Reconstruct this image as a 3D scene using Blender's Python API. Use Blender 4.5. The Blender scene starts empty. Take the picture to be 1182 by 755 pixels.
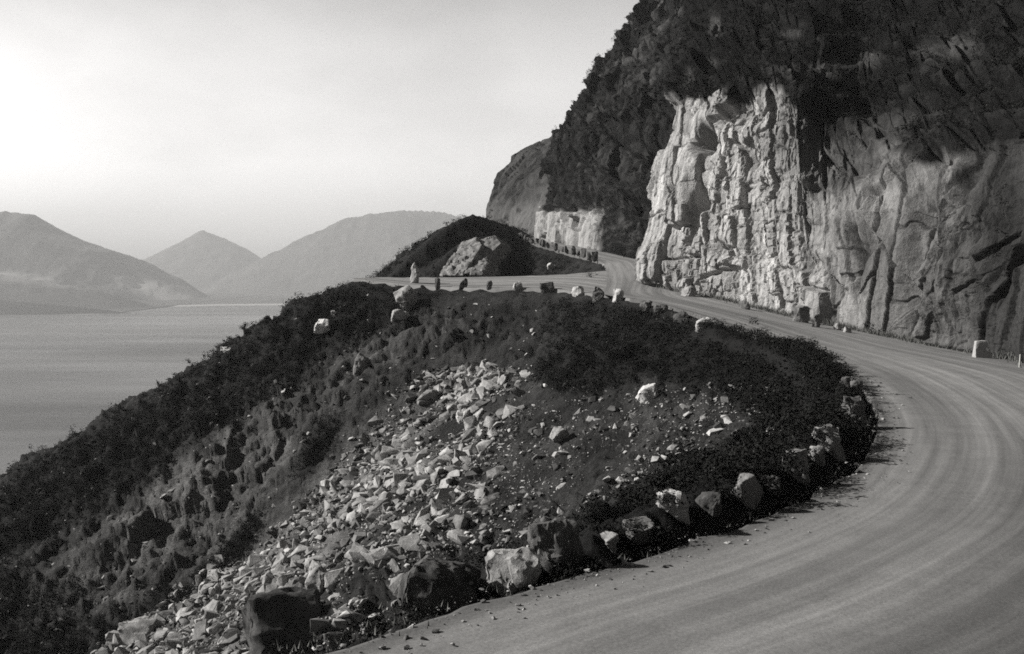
import bpy, bmesh, math, random
import numpy as np
from mathutils import Vector, Matrix, Euler
from mathutils.bvhtree import BVHTree

random.seed(7)
rng = np.random.default_rng(7)
scene = bpy.context.scene
COL = scene.collection

# ------------------------------------------------------------------ camera frame
W, H, F = 1182.0, 755.0, 1250.0
CX, CY, HOR = 591.0, 377.5, 308.0
PITCH = math.atan((CY - HOR) / F)
cp, sp = math.cos(PITCH), math.sin(PITCH)

def ray(px, py):
    """direction through a photo pixel, scaled to one metre of forward distance"""
    x, u = (px - CX) / F, -(py - CY) / F
    y = cp + u * sp
    z = -sp + u * cp
    return x / y, 1.0, z / y

def P(px, py, d):
    r = ray(px, py)
    return np.array((r[0] * d, d, r[2] * d))

def G(px, py, z):
    r = ray(px, py)
    return P(px, py, z / r[2])

def project(p):
    """world points (n,3) -> photo pixels"""
    p = np.asarray(p, float)
    f = p[..., 1] * cp - p[..., 2] * sp
    u = p[..., 1] * sp + p[..., 2] * cp
    f = np.where(f < 0.1, 0.1, f)
    return CX + F * p[..., 0] / f, CY - F * u / f

# ------------------------------------------------------------------ noise
def _hash(ix, iy, iz, seed):
    h = (ix.astype(np.int64) * 374761393 + iy.astype(np.int64) * 668265263 + iz.astype(np.int64) * 2147483647 + seed * 974634533) & 0xFFFFFFFF
    h = ((h ^ (h >> 13)) * 1274126177) & 0xFFFFFFFF
    h = ((h ^ (h >> 16)) * 2246822519) & 0xFFFFFFFF
    return ((h ^ (h >> 15)) & 0xFFFFFF) / float(0xFFFFFF)

def vnoise(x, y, z, seed=0):
    ix, iy, iz = np.floor(x), np.floor(y), np.floor(z)
    fx, fy, fz = x - ix, y - iy, z - iz
    fx = fx * fx * fx * (fx * (fx * 6 - 15) + 10)
    fy = fy * fy * fy * (fy * (fy * 6 - 15) + 10)
    fz = fz * fz * fz * (fz * (fz * 6 - 15) + 10)
    r = 0
    for dx in (0, 1):
        for dy in (0, 1):
            for dz in (0, 1):
                w = (fx if dx else 1 - fx) * (fy if dy else 1 - fy) * (fz if dz else 1 - fz)
                r = r + w * _hash(ix + dx, iy + dy, iz + dz, seed)
    return r * 2 - 1

def fbm(x, y, z, scale, octaves=4, seed=0, gain=0.5, ridged=False):
    a, s, t, n = 1.0, 1.0 / scale, 0, 0
    for o in range(octaves):
        v = vnoise(x * s + o * 17.3, y * s - o * 9.1, z * s + o * 5.7, seed + o)
        if ridged:
            v = 1 - 2 * np.abs(v)
        t = t + a * v
        n += a
        a *= gain
        s *= 2.03
    return t / n

def worley(x, y, z, seed=0):
    """F1, F2 and a random value of the nearest cell"""
    ix, iy, iz = np.floor(x), np.floor(y), np.floor(z)
    f1 = np.full(x.shape, 9.0); f2 = np.full(x.shape, 9.0); cid = np.zeros(x.shape); fac = np.zeros(x.shape)
    for dx in (-1, 0, 1):
        for dy in (-1, 0, 1):
            for dz in (-1, 0, 1):
                cx, cy, cz = ix + dx, iy + dy, iz + dz
                qx = cx + 0.15 + 0.7 * _hash(cx, cy, cz, seed + 1)
                qy = cy + 0.15 + 0.7 * _hash(cx, cy, cz, seed + 2)
                qz = cz + 0.15 + 0.7 * _hash(cx, cy, cz, seed + 3)
                d = np.sqrt((x - qx) ** 2 + (y - qy) ** 2 + (z - qz) ** 2)
                near = d < f1
                f2 = np.where(near, f1, np.minimum(f2, d))
                cid = np.where(near, _hash(cx, cy, cz, seed + 4), cid)
                tl = (_hash(cx, cy, cz, seed + 5) - .5) * (x - qx) + (_hash(cx, cy, cz, seed + 6) - .5) * (y - qy) + (_hash(cx, cy, cz, seed + 7) - .5) * (z - qz)
                fac = np.where(near, tl, fac)
                f1 = np.where(near, d, f1)
    return f1, f2, cid, fac

def sstep(a, b, x):
    t = np.clip((x - a) / (b - a), 0, 1)
    return t * t * (3 - 2 * t)

def blobs(px, py, lst):
    """sum of soft ellipses (px, py, rx, ry, angle, amount) at photo pixels"""
    r = np.zeros(px.shape)
    for (bx, by, rx, ry, ang, amt) in lst:
        c, s = math.cos(math.radians(ang)), math.sin(math.radians(ang))
        u = ((px - bx) * c + (py - by) * s) / rx
        v = (-(px - bx) * s + (py - by) * c) / ry
        r += amt * np.exp(-(u * u + v * v) ** 1.5)
    return r

# ------------------------------------------------------------------ mesh helpers
def mesh_np(name, verts, faces, mat, smooth=True, attrs=None, sharp=None):
    """faces: (n,3) or (n,4) int array"""
    verts = np.asarray(verts, np.float32); faces = np.asarray(faces, np.int32)
    k = faces.shape[1]
    me = bpy.data.meshes.new(name)
    me.vertices.add(len(verts)); me.vertices.foreach_set("co", verts.ravel())
    me.loops.add(faces.size); me.loops.foreach_set("vertex_index", faces.ravel())
    me.polygons.add(len(faces))
    me.polygons.foreach_set("loop_start", np.arange(0, faces.size, k, dtype=np.int32))
    me.polygons.foreach_set("loop_total", np.full(len(faces), k, np.int32))
    me.polygons.foreach_set("use_smooth", np.full(len(faces), smooth, bool))
    me.update(calc_edges=True)
    if attrs:
        for an, av in attrs.items():
            av = np.asarray(av, np.float32)
            if av.ndim == 1:
                at = me.attributes.new(an, 'FLOAT', 'POINT'); at.data.foreach_set("value", av)
            else:
                at = me.attributes.new(an, 'FLOAT_VECTOR', 'POINT'); at.data.foreach_set("vector", av.ravel())
    me.materials.append(mat)
    if sharp is not None:
        me.set_sharp_from_angle(angle=math.radians(sharp))
    o = bpy.data.objects.new(name, me); COL.objects.link(o)
    return o

def grid_faces(nu, nv):
    i = np.arange(nu - 1)[:, None] * nv + np.arange(nv - 1)[None, :]
    i = i.ravel()
    return np.stack([i, i + nv, i + nv + 1, i + 1], 1)

def tag(o, label=None, cat=None, group=None, kind=None):
    if label: o['label'] = label
    if cat: o['category'] = cat
    if group: o['group'] = group
    if kind: o['kind'] = kind
    return o

# ------------------------------------------------------------------ materials
class NT:
    def __init__(self, name):
        self.m = bpy.data.materials.new(name); self.m.use_nodes = True
        self.t = self.m.node_tree; self.n = self.t.nodes; self.l = self.t.links
        self.b = self.n["Principled BSDF"]
        self.b.inputs["Roughness"].default_value = 0.92
        self.b.inputs["Specular IOR Level"].default_value = 0.06
    def node(self, typ, **kw):
        n = self.n.new(typ)
        for k, v in kw.items():
            if k in n.inputs.keys() if isinstance(k, str) else False:
                n.inputs[k].default_value = v
            else:
                setattr(n, k, v)
        return n
    def link(self, a, b): self.l.new(a, b)
    def pos(self):
        if not hasattr(self, '_p'): self._p = self.node('ShaderNodeNewGeometry').outputs['Position']
        return self._p
    def attr(self, name): return self.node('ShaderNodeAttribute', attribute_name=name)
    def noise(self, scale, detail=5, rough=0.6, vec=None, lo=None, hi=None, stretch=None):
        v = vec or self.pos()
        if stretch:
            mp = self.node('ShaderNodeMapping'); mp.inputs['Scale'].default_value = stretch
            self.link(v, mp.inputs['Vector']); v = mp.outputs['Vector']
        n = self.node('ShaderNodeTexNoise'); n.inputs['Scale'].default_value = scale
        n.inputs['Detail'].default_value = detail; n.inputs['Roughness'].default_value = rough
        self.link(v, n.inputs['Vector'])
        o = n.outputs['Fac']
        if lo is not None:
            r = self.node('ShaderNodeMapRange'); r.inputs['From Min'].default_value = lo; r.inputs['From Max'].default_value = hi
            self.link(o, r.inputs['Value']); o = r.outputs['Result']
        return o
    def math(self, op, a, b=None, clamp=False):
        n = self.node('ShaderNodeMath', operation=op); n.use_clamp = clamp
        for i, v in enumerate((a, b)):
            if v is None: continue
            if isinstance(v, (int, float)): n.inputs[i].default_value = v
            else: self.link(v, n.inputs[i])
        return n.outputs[0]
    def mixf(self, f, a, b):
        n = self.node('ShaderNodeMix', data_type='FLOAT')
        for i, v in ((0, f), (2, a), (3, b)):
            if isinstance(v, (int, float)): n.inputs[i].default_value = v
            else: self.link(v, n.inputs[i])
        return n.outputs[0]
    def grey(self, val, tint=(1.0, 0.985, 0.965)):
        """grey value -> slightly warm grey base colour"""
        n = self.node('ShaderNodeVectorMath', operation='SCALE'); n.inputs[0].default_value = tint
        if isinstance(val, (int, float)): n.inputs['Scale'].default_value = val
        else: self.link(val, n.inputs['Scale'])
        self.link(n.outputs[0], self.b.inputs['Base Color'])
    def bump(self, h, dist, strength=1.0):
        n = self.node('ShaderNodeBump'); n.inputs['Distance'].default_value = dist; n.inputs['Strength'].default_value = strength
        self.link(h, n.inputs['Height']); self.link(n.outputs[0], self.b.inputs['Normal'])

def mat_rock(name, base, var=0.35, scale=3.0, stain=0.5):
    k = NT(name)
    oi = k.node('ShaderNodeObjectInfo')
    n1 = k.noise(scale, 6, 0.65, lo=0.3, hi=0.7)
    n2 = k.noise(scale * 6, 4, 0.6, lo=0.35, hi=0.7)
    st = k.noise(scale * 0.6, 3, 0.5, lo=0.45, hi=0.62)
    v = k.mixf(n1, base * (1 - var), base * (1 + var))
    v = k.math('MULTIPLY', v, k.mixf(n2, 0.75, 1.15))
    v = k.math('MULTIPLY', v, k.mixf(st, 1.0, 1.0 - stain))
    v = k.math('MULTIPLY', v, k.mixf(oi.outputs['Random'], 0.55, 1.25))
    k.grey(v)
    k.bump(k.noise(scale * 5, 8, 0.7), 0.05, 0.8)
    return k.m

M = {}
M['stone'] = mat_rock('parapet_stone', 0.22, 0.35, 2.6, 0.45)
M['pale'] = mat_rock('pale_granite', 0.4, 0.2, 2.2, 0.2)
M['scree'] = mat_rock('scree_stone', 0.30, 0.3, 1.8, 0.3)
M['dark'] = mat_rock('dark_stone', 0.12, 0.35, 2.4, 0.5)
M['white'] = mat_rock('whitewash', 0.6, 0.06, 4.0, 0.12)

def mat_terrain():
    k = NT('hillside_soil')
    veg = k.attr('veg').outputs['Fac']; tone = k.attr('tone').outputs['Fac']
    n1 = k.noise(0.35, 7, 0.65, lo=0.3, hi=0.7)
    n2 = k.noise(2.2, 6, 0.7, lo=0.34, hi=0.7)
    n3 = k.noise(9.0, 4, 0.7, lo=0.36, hi=0.68)
    soil = k.math('MULTIPLY', tone, k.mixf(n1, 0.6, 1.3))
    soil = k.math('MULTIPLY', soil, k.mixf(n2, 0.55, 1.4))
    soil = k.math('MULTIPLY', soil, k.mixf(n3, 0.6, 1.35))
    vg = k.mixf(n2, 0.006, 0.02)
    f = k.math('ADD', veg, k.math('MULTIPLY', k.math('SUBTRACT', n2, 0.5), 0.7), clamp=True)
    k.grey(k.mixf(f, soil, vg))
    h = k.math('ADD', k.noise(4.0, 8, 0.75), k.math('MULTIPLY', k.noise(14.0, 6, 0.7), 0.35))
    k.bump(h, 0.22, 0.9)
    return k.m
M['terrain'] = mat_terrain()

def mat_cliff():
    k = NT('cliff_rock')
    veg = k.attr('veg').outputs['Fac']; tone = k.attr('tone').outputs['Fac']
    n1 = k.noise(0.5, 6, 0.65, lo=0.3, hi=0.7)
    streak = k.noise(1.0, 5, 0.6, lo=0.38, hi=0.66, stretch=(1.3, 1.3, 0.22))
    n3 = k.noise(5.0, 6, 0.7, lo=0.33, hi=0.7)
    r = k.math('MULTIPLY', tone, k.mixf(n1, 0.72, 1.2))
    r = k.math('MULTIPLY', r, k.mixf(streak, 1.12, 0.62))
    r = k.math('MULTIPLY', r, k.mixf(n3, 0.72, 1.2))
    nv = k.noise(1.4, 6, 0.75, lo=0.3, hi=0.7)
    vg = k.mixf(nv, 0.003, 0.012)
    f = k.math('ADD', veg, k.math('MULTIPLY', k.math('SUBTRACT', n1, 0.5), 0.5), clamp=True)
    k.grey(k.mixf(f, r, vg))
    h = k.math('ADD', k.noise(2.5, 8, 0.7), k.math('MULTIPLY', k.noise(10.0, 6, 0.7), 0.3))
    k.bump(h, 0.2, 0.8)
    return k.m
M['cliff'] = mat_cliff()

def mat_road():
    k = NT('gravel_road')
    uv = k.attr('rd').outputs['Vector']
    s1 = k.noise(1.0, 3, 0.55, vec=uv, lo=0.38, hi=0.62, stretch=(0.03, .75, 1))
    s2 = k.noise(1.0, 2, 0.5, vec=uv, lo=0.34, hi=0.68, stretch=(0.07, 2.8, 1))
    n3 = k.noise(1.2, 6, 0.7, lo=0.3, hi=0.7)
    n4 = k.noise(22, 4, 0.7, lo=0.3, hi=0.72)
    v = k.mixf(s1, 0.14, 0.235)
    v = k.math('MULTIPLY', v, k.mixf(s2, 0.86, 1.1))
    v = k.math('MULTIPLY', v, k.mixf(n3, 0.86, 1.1))
    v = k.math('MULTIPLY', v, k.mixf(n4, 0.72, 1.2))
    ed = k.attr('edge').outputs['Fac']
    v = k.mixf(ed, v, k.math('MULTIPLY', v, 0.55))
    k.grey(v)
    h = k.math('ADD', k.math('MULTIPLY', s1, 0.6), k.math('MULTIPLY', s2, 0.5))
    h = k.math('ADD', h, k.math('MULTIPLY', k.noise(18, 6, 0.7), 0.35))
    k.bump(h, 0.035, 0.5)
    return k.m
M['road'] = mat_road()

def mat_leaf(name, lo, hi, scale=1.5):
    k = NT(name)
    n = k.noise(scale, 3, 0.6, lo=0.3, hi=0.7)
    n2 = k.noise(scale * 12, 2, 0.6, lo=0.3, hi=0.7)
    gl = k.noise(7.0, 1, .5, lo=.70, hi=.74)  # sparse leaf glints, painted as pale specks in the colour
    v = k.math('MULTIPLY', k.mixf(n, lo, hi), k.mixf(n2, 0.6, 1.4))
    k.grey(k.mixf(k.math('MULTIPLY', gl, n, clamp=True), v, max(.13, hi)), (1.0, 1.0, 0.95))
    k.b.inputs['Specular IOR Level'].default_value = 0.04
    return k.m
M['leaf'] = mat_leaf('scrub_leaf', 0.004, 0.017, 0.6)
M['leaf_near'] = mat_leaf('shrub_leaf', 0.004, 0.02, 2.0)
M['grass'] = mat_leaf('dry_grass', 0.05, 0.16, 2.0)
M['wood'] = mat_leaf('weathered_wood', 0.3, 0.45, 3.0)

# ------------------------------------------------------------------ road control
ZN = -4.7
E_ctrl = [P(-500, 1500, 4.2), P(-120, 950, 8.5), G(130, 845, ZN), G(285, 772, ZN), G(540, 690, ZN), G(718, 645, ZN), G(850, 603, ZN), G(935, 565, ZN + .05), G(985, 523, ZN + .15),
          G(1003, 483, ZN + .3), G(985, 447, ZN + .5), P(930, 411, 51), P(870, 388, 57), P(800, 362, 66), P(742, 347, 75),
          P(696, 340, 84)]
E_ctrl[0] = np.array((-8.5, 4.5, ZN)); E_ctrl[1] = np.array((-6.0, 8.0, ZN))
E_turn = [P(696, 340, 84), P(640, 333.5, 92), P(560, 332, 95), P(500, 330.5, 99), P(452, 326, 102), P(408, 321, 105)]
E_far = [P(696, 340, 84), P(697, 325, 96), P(697, 310, 109), P(688, 301, 121), P(652, 292, 135), P(615, 281, 155), P(594, 274.5, 176), P(575, 270, 200), P(562, 267, 240)]
I_ctrl = [np.array((-2.0, 3.2, ZN)), np.array((0.6, 6.5, ZN)), G(1075, 800, ZN), G(1225, 668, ZN), np.array((13.8, 25, ZN + .05)), np.array((18.6, 34, ZN + .2)), np.array((21.8, 43, ZN + .35)),
          P(1190, 421, 51), P(1135, 410, 56), P(1060, 396, 62.5), P(985, 381, 69.5), P(905, 364, 77.5), P(840, 347.5, 84.5), P(780, 336, 91.5), P(747, 327, 97),
          P(752, 312, 107), P(745, 303, 116), P(692, 290, 137), P(651, 282.5, 157), P(621, 276, 178), P(600, 271, 202), P(585, 268, 242)]
B_turn = [P(697, 312, 108), P(650, 316, 108), P(600, 317.5, 108.5), P(540, 319, 110), P(480, 319.5, 110), P(430, 319.5, 108), P(408, 320.5, 105.5)]

def resample(pts, n=None, step=None):
    pts = np.asarray(pts, float)
    # centripetal-free Catmull-Rom
    ext = np.vstack([2 * pts[0] - pts[1], pts, 2 * pts[-1] - pts[-2]])
    out = []
    for i in range(1, len(ext) - 2):
        p0, p1, p2, p3 = ext[i - 1:i + 3]
        t = np.linspace(0, 1, 40, endpoint=False)[:, None]
        out.append(0.5 * (2 * p1 + (p2 - p0) * t + (2 * p0 - 5 * p1 + 4 * p2 - p3) * t ** 2 + (3 * p1 - p0 - 3 * p2 + p3) * t ** 3))
    out = np.vstack(out + [pts[-1:]])
    L = np.concatenate([[0], np.cumsum(np.linalg.norm(np.diff(out, axis=0), axis=1))])
    n = n or max(2, int(L[-1] / step) + 1)
    q = np.linspace(0, L[-1], n)
    return np.stack([np.interp(q, L, out[:, k]) for k in range(3)], 1)

road_pts = np.array(E_ctrl + E_turn[1:] + E_far[1:] + I_ctrl + B_turn[1:-1])
# thin-plate surface through the road points (slightly smoothed)
def tps_fit(p, lam):
    n = len(p)
    d = np.linalg.norm(p[:, None, :2] - p[None, :, :2], axis=2) + 1e-9
    K = d * d * np.log(d) + lam * np.eye(n)
    A = np.zeros((n + 3, n + 3)); A[:n, :n] = K
    A[:n, n] = 1; A[:n, n + 1:] = p[:, :2]; A[n, :n] = 1; A[n + 1:, :n] = p[:, :2].T
    return np.linalg.solve(A, np.concatenate([p[:, 2], np.zeros(3)]))
_tc = tps_fit(road_pts, 4.0)
def zroad(x, y):
    x, y = np.asarray(x, float), np.asarray(y, float)
    r = _tc[-3] + _tc[-2] * x + _tc[-1] * y
    for (px_, py_, _), w in zip(road_pts, _tc[:-3]):
        d2 = (x - px_) ** 2 + (y - py_) ** 2 + 1e-12
        r = r + w * 0.5 * d2 * np.log(d2)
    return r

E_line = resample(E_ctrl[:-1] + E_far, step=0.5)
I_line = resample(I_ctrl, step=0.5)
NR = 700
E_n, I_n = resample(E_ctrl[:-1] + E_far, n=NR), resample(I_ctrl, n=NR)
# match the two edges: for each outer sample take the inner sample that keeps order (dynamic nearest)
def match(E, I):
    idx = np.zeros(len(E), int); cur = 0
    for i, e in enumerate(E):
        seg = I[cur:cur + 60]
        j = cur + int(np.argmin(np.linalg.norm(seg[:, :2] - e[:2], axis=1)))
        cur = max(cur, j); idx[i] = cur
    k = np.ones(31) / 31
    f = np.convolve(np.pad(idx.astype(float), 15, mode='edge'), k, mode='valid')
    f = np.convolve(np.pad(f, 15, mode='edge'), k, mode='valid')
    return f
mi = match(E_n, I_n)
R_n = np.stack([np.interp(mi, np.arange(NR), I_n[:, k]) for k in range(3)], 1)

# ------------------------------------------------------------------ terrain anchors
anc = []  # x y z k t
def add_line(pts, k, t0, dz=0.0, use_road=False, step=0.6, kfun=None):
    L = resample(pts, step=step)
    for i, p in enumerate(L):
        z = float(zroad(p[0], p[1])) if use_road else p[2]
        kk = k if kfun is None else kfun(p)
        anc.append((p[0], p[1], z + dz, kk, t0 + i * step))
def kE(p):
    px, py = project(p)
    if p[1] < 22: return 0.85
    if p[1] < 60: return 0.85 + (0.66 - 0.85) * min(1, (p[1] - 22) / 20)
    return 0.64
add_line(E_ctrl, 0.7, 0, dz=-0.05, use_road=True, kfun=kE)
_El = resample(E_ctrl, step=.5)
_tg = np.gradient(_El[:, :2], axis=0); _tg /= np.linalg.norm(_tg, axis=1, keepdims=True)
for (ex, ey, ez), (tx, ty) in zip(_El, _tg):
    if 15 < ey < 62:
        hb = .5 * min(1, (ey - 15) / 4) * min(1, (62 - ey) / 15)
        for o_ in (.75, 1.1):
            bx, by = ex - ty * o_, ey + tx * o_
            anc.append((bx, by, float(zroad(bx, by)) + hb * (1.15 if o_ < 1 else 1), .95, ex + ey))
def kT(p):
    u = min(1, max(0, (p[0] + 14) / 20))
    return 0.585 + 0.07 * u
add_line(E_turn, 0.6, 200, dz=-0.05, use_road=True, kfun=kT)
add_line(E_far[1:], 0.75, 400, dz=-0.05, use_road=True)
# bed under the road and the turnout
for i in range(0, NR, 2):
    for s in np.linspace(0.06, 1.0, 12):
        q = E_n[i] * (1 - s) + R_n[i] * s
        anc.append((q[0], q[1], float(zroad(q[0], q[1])) - 0.16, 0.9, 0))
    dirv = (R_n[i] - E_n[i]); dirv[2] = 0; dirv /= np.linalg.norm(dirv) + 1e-6
    for e in (1.5, 3.5, 6):
        q = R_n[i] + dirv * e
        anc.append((q[0], q[1], R_n[i][2] - (0.25 if q[1] > 24 else .02 - .05 * e), 1.2, 0))
FT = resample(E_turn, n=80); BT = resample(B_turn, n=80)
for a, b in zip(FT, BT):
    for s in np.linspace(0.04, 1, 9):
        q = a * (1 - s) + b * s
        anc.append((q[0], q[1], float(zroad(q[0], q[1])) - 0.16, 0.9, 0))
# knoll beyond the turnout
KN = [P(446, 322, 122), P(462, 308, 127), P(478, 292, 131), P(500, 271.5, 138), P(520, 257, 146), P(538, 247.5, 154), P(549, 246, 160), P(562, 250, 168), P(580, 256, 178), P(600, 262, 190)]
add_line(KN, 0.8, 600)
add_line([P(510, 300, 120), P(530, 280, 128), P(560, 270, 140), P(590, 274, 152)], 0.9, 640)
# the bank the camera stands on
for a in np.linspace(0, 2 * math.pi, 16, endpoint=False):
    for r in (0, 1.2, 2.2):
        anc.append((r * math.cos(a) + 0.3, r * math.sin(a) - 0.8, -1.75, 0.75, 0))
for i in range(16):
    q = np.array((3.0 + i * 0.9, 3.0 + i * 0.75, -2.2 - 0.1 * i)); anc.append((q[0] + 1.5, q[1] - 2.5, q[2] - .8, 0.8, 0))
anc = np.array(anc)

for i, (a, b, d, kk) in enumerate([(468, 300, 128, 1.4), (492, 283, 133, 1.6), (512, 268, 139, 1.5), (531, 254, 150, 1.6), (552, 247, 160, 1.5), (500, 300, 122, 1.2), (560, 285, 133, 1.3), (600, 290, 138, 1.2), (640, 299, 130, 1.1), (580, 302, 122, 1.2)]):
    q = P(a, b, d); anc = np.vstack([anc, [q[0], q[1], q[2] + .2, kk, 650 + i]])
# polar grid round the viewpoint: fine where the hillside is near and broad
ang = np.concatenate([np.linspace(-78, -33, 60, endpoint=False), np.linspace(-33, 31, 860), np.linspace(31, 70, 50)[1:]])
dep = np.concatenate([np.geomspace(1.2, 9, 60, endpoint=False), np.geomspace(9, 130, 640, endpoint=False), np.geomspace(130, 900, 160)])
# coarse evaluation on the polar grid, then upsample
ca = np.linspace(-78, 70, 420); cd = np.geomspace(1.2, 900, 420)
CA, CD = np.meshgrid(np.radians(ca), cd, indexing='ij')
cxx, cyy = CD * np.sin(CA), CD * np.cos(CA)
cz = np.full(cxx.shape, -1e9); ct = np.zeros(cxx.shape); cs = np.zeros(cxx.shape)
fx, fy = cxx.ravel(), cyy.ravel()
A32 = anc.astype(np.float32)
cz = np.empty(fx.size); ct = np.empty(fx.size); cs = np.empty(fx.size)
CH = 4000
for a in range(0, fx.size, CH):
    dx = fx[a:a + CH, None].astype(np.float32) - A32[None, :, 0]
    dy = fy[a:a + CH, None].astype(np.float32) - A32[None, :, 1]
    d = np.sqrt(dx * dx + dy * dy)
    v = A32[None, :, 2] - A32[None, :, 3] * d
    j = np.argmax(v, 1); ii = np.arange(len(j))
    cz[a:a + CH] = v[ii, j]; ct[a:a + CH] = A32[j, 4]; cs[a:a + CH] = d[ii, j]
cz, ct, cs = (q.reshape(cxx.shape) for q in (cz, ct, cs))

def upsample(c, au, du):
    ia = np.interp(au, ca, np.arange(len(ca))); idd = np.interp(np.log(du), np.log(cd), np.arange(len(cd)))
    a0 = np.clip(ia.astype(int), 0, len(ca) - 2); d0 = np.clip(idd.astype(int), 0, len(cd) - 2)
    fa = (ia - a0)[:, None]; fd = (idd - d0)[None, :]
    g = lambda i, j: c[i][:, j]
    return g(a0, d0) * (1 - fa) * (1 - fd) + g(a0 + 1, d0) * fa * (1 - fd) + g(a0, d0 + 1) * (1 - fa) * fd + g(a0 + 1, d0 + 1) * fa * fd

AA, DD = np.meshgrid(np.radians(ang), dep, indexing='ij')
TX, TY = DD * np.sin(AA), DD * np.cos(AA)
TZ = upsample(cz, ang, dep); TS = upsample(cs, ang, dep)
TT = upsample(ct, ang, dep)
zr = zroad(TX, TY)
# exact bed near the road so that no terrain pokes through the road sheet
amp = sstep(0.5, 5.0, TS)
px0, py0 = project(np.stack([TX, TY, TZ], -1))
# rills down the fall line, lumps and stones
warp = fbm(TX, TY, TZ * 0, 7.0, 3, seed=3)
rill = fbm(TT * 1.0 + warp * 2.0, TS * 0.16, TT * 0, 3.2, 5, seed=11, ridged=True, gain=0.55)
lump = fbm(TX, TY, TZ, 5.0, 6, seed=21, gain=0.55)
crag = fbm(TX, TY, TZ, 1.6, 4, seed=31, gain=0.6, ridged=True)
spur = sstep(60, -10, TX * 1.0 + (TY - 90) * -0.1) * sstep(35, 60, TY)
scree_px = blobs(px0, py0, [(330, 640, 260, 60, -48, 1), (520, 510, 140, 90, -45, 1), (660, 520, 170, 90, -15, .8), (250, 720, 140, 60, -40, 1)])
scree_m = np.clip(scree_px, 0, 1)
rough = 1 - 0.75 * scree_m
blk_d, blk_c = None, None
f1_, f2_, ci_, fc_ = worley(TX / 2.6 + .5 * warp, TY / 2.6, TZ / 2.0, 37)
f1b, f2b, cib, fcb = worley(TX / 1.0, TY / 1.0 + .4 * warp, TZ / .9, 39)
TZ2 = TZ + amp * rough * (0.35 * rill + 1.0 * lump + 0.35 * crag + .6 * (ci_ - .5) + 1.0 * fc_ + .3 * (cib - .5) + .45 * fcb) + amp * (0.12 * crag + 0.12 * lump)
near_flat = TS < 0.9
DSP = np.clip(np.where(near_flat, 0, TZ2 - TZ), -3, 4)
B3 = np.stack([TX, TY, TZ], -1)
gn = np.cross(np.gradient(B3, axis=0), np.gradient(B3, axis=1)); gn *= np.sign(gn[..., 2:3]); gn /= np.linalg.norm(gn, axis=-1, keepdims=True) + 1e-9
for _ in range(3):
    gn[1:-1] = (gn[:-2] + gn[1:-1] * 2 + gn[2:]) / 4; gn[:, 1:-1] = (gn[:, :-2] + gn[:, 1:-1] * 2 + gn[:, 2:]) / 4
gn = gn * .75 + np.array((0, 0, .25)); gn /= np.linalg.norm(gn, axis=-1, keepdims=True)

T3 = B3 + gn * DSP[..., None]
TZ2 = T3[..., 2]
tpx, tpy = project(T3)
VEG = [  # where scrub covers the hillside, and where it does not
    (700, 395, 150, 55, 8, 1.0), (860, 420, 140, 50, 20, 1.1), (930, 450, 80, 45, 20, 1.0), (650, 440, 70, 30, 0, .9),
    (420, 350, 90, 40, -15, .9), (250, 450, 230, 45, -32, .95), (60, 570, 160, 50, -25, 1.0), (40, 720, 120, 60, -10, .6),
    (330, 560, 120, 22, -52, 1.0), (250, 650, 60, 20, -45, 1.0), (780, 570, 220, 26, -22, 1.1), (930, 520, 60, 40, -40, 1.2),
    (590, 270, 110, 45, 10, 1.2), (480, 300, 70, 50, -40, 1.1), (540, 250, 60, 30, 0, 1.0), (190, 690, 30, 22, 0, .7),
    (395, 520, 40, 60, 30, .5), (100, 660, 60, 30, -30, .3)]
BARE = [(560, 380, 70, 60, -50, .5), (250, 560, 110, 50, -40, .8), (140, 640, 110, 45, -40, .5), (430, 450, 60, 50, -50, .4)]
veg = blobs(tpx, tpy, VEG) - blobs(tpx, tpy, BARE) + 0.25 * fbm(TX, TY, TZ2, 6.0, 4, seed=41)
veg = np.clip(veg - 0.9 * scree_m * (veg < 1.0), 0, 1)
veg = np.where((DD < 24) & (TX > 4), .35, veg)
veg = np.where((tpx < -60) | ((tpx > 1240) & (DD > 24)) | (DD > 190), np.maximum(veg, 0.75), veg)
tone = 0.032 + 0.05 * blobs(tpx, tpy, [(250, 560, 130, 60, -40, 1.5), (430, 400, 80, 40, -40, .8), (345, 635, 230, 42, -48, 2.4), (130, 650, 90, 50, -30, .9)])
tone = tone * (1 + 0.9 * fbm(TX, TY, TZ2, 2.2, 5, seed=43, gain=.65)) * (.75 + .5 * ci_)
hill = mesh_np('hillside', T3.reshape(-1, 3), grid_faces(len(ang), len(dep)), M['terrain'], True,
               {'veg': veg.ravel(), 'tone': tone.ravel()})
tag(hill, kind='structure')

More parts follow.
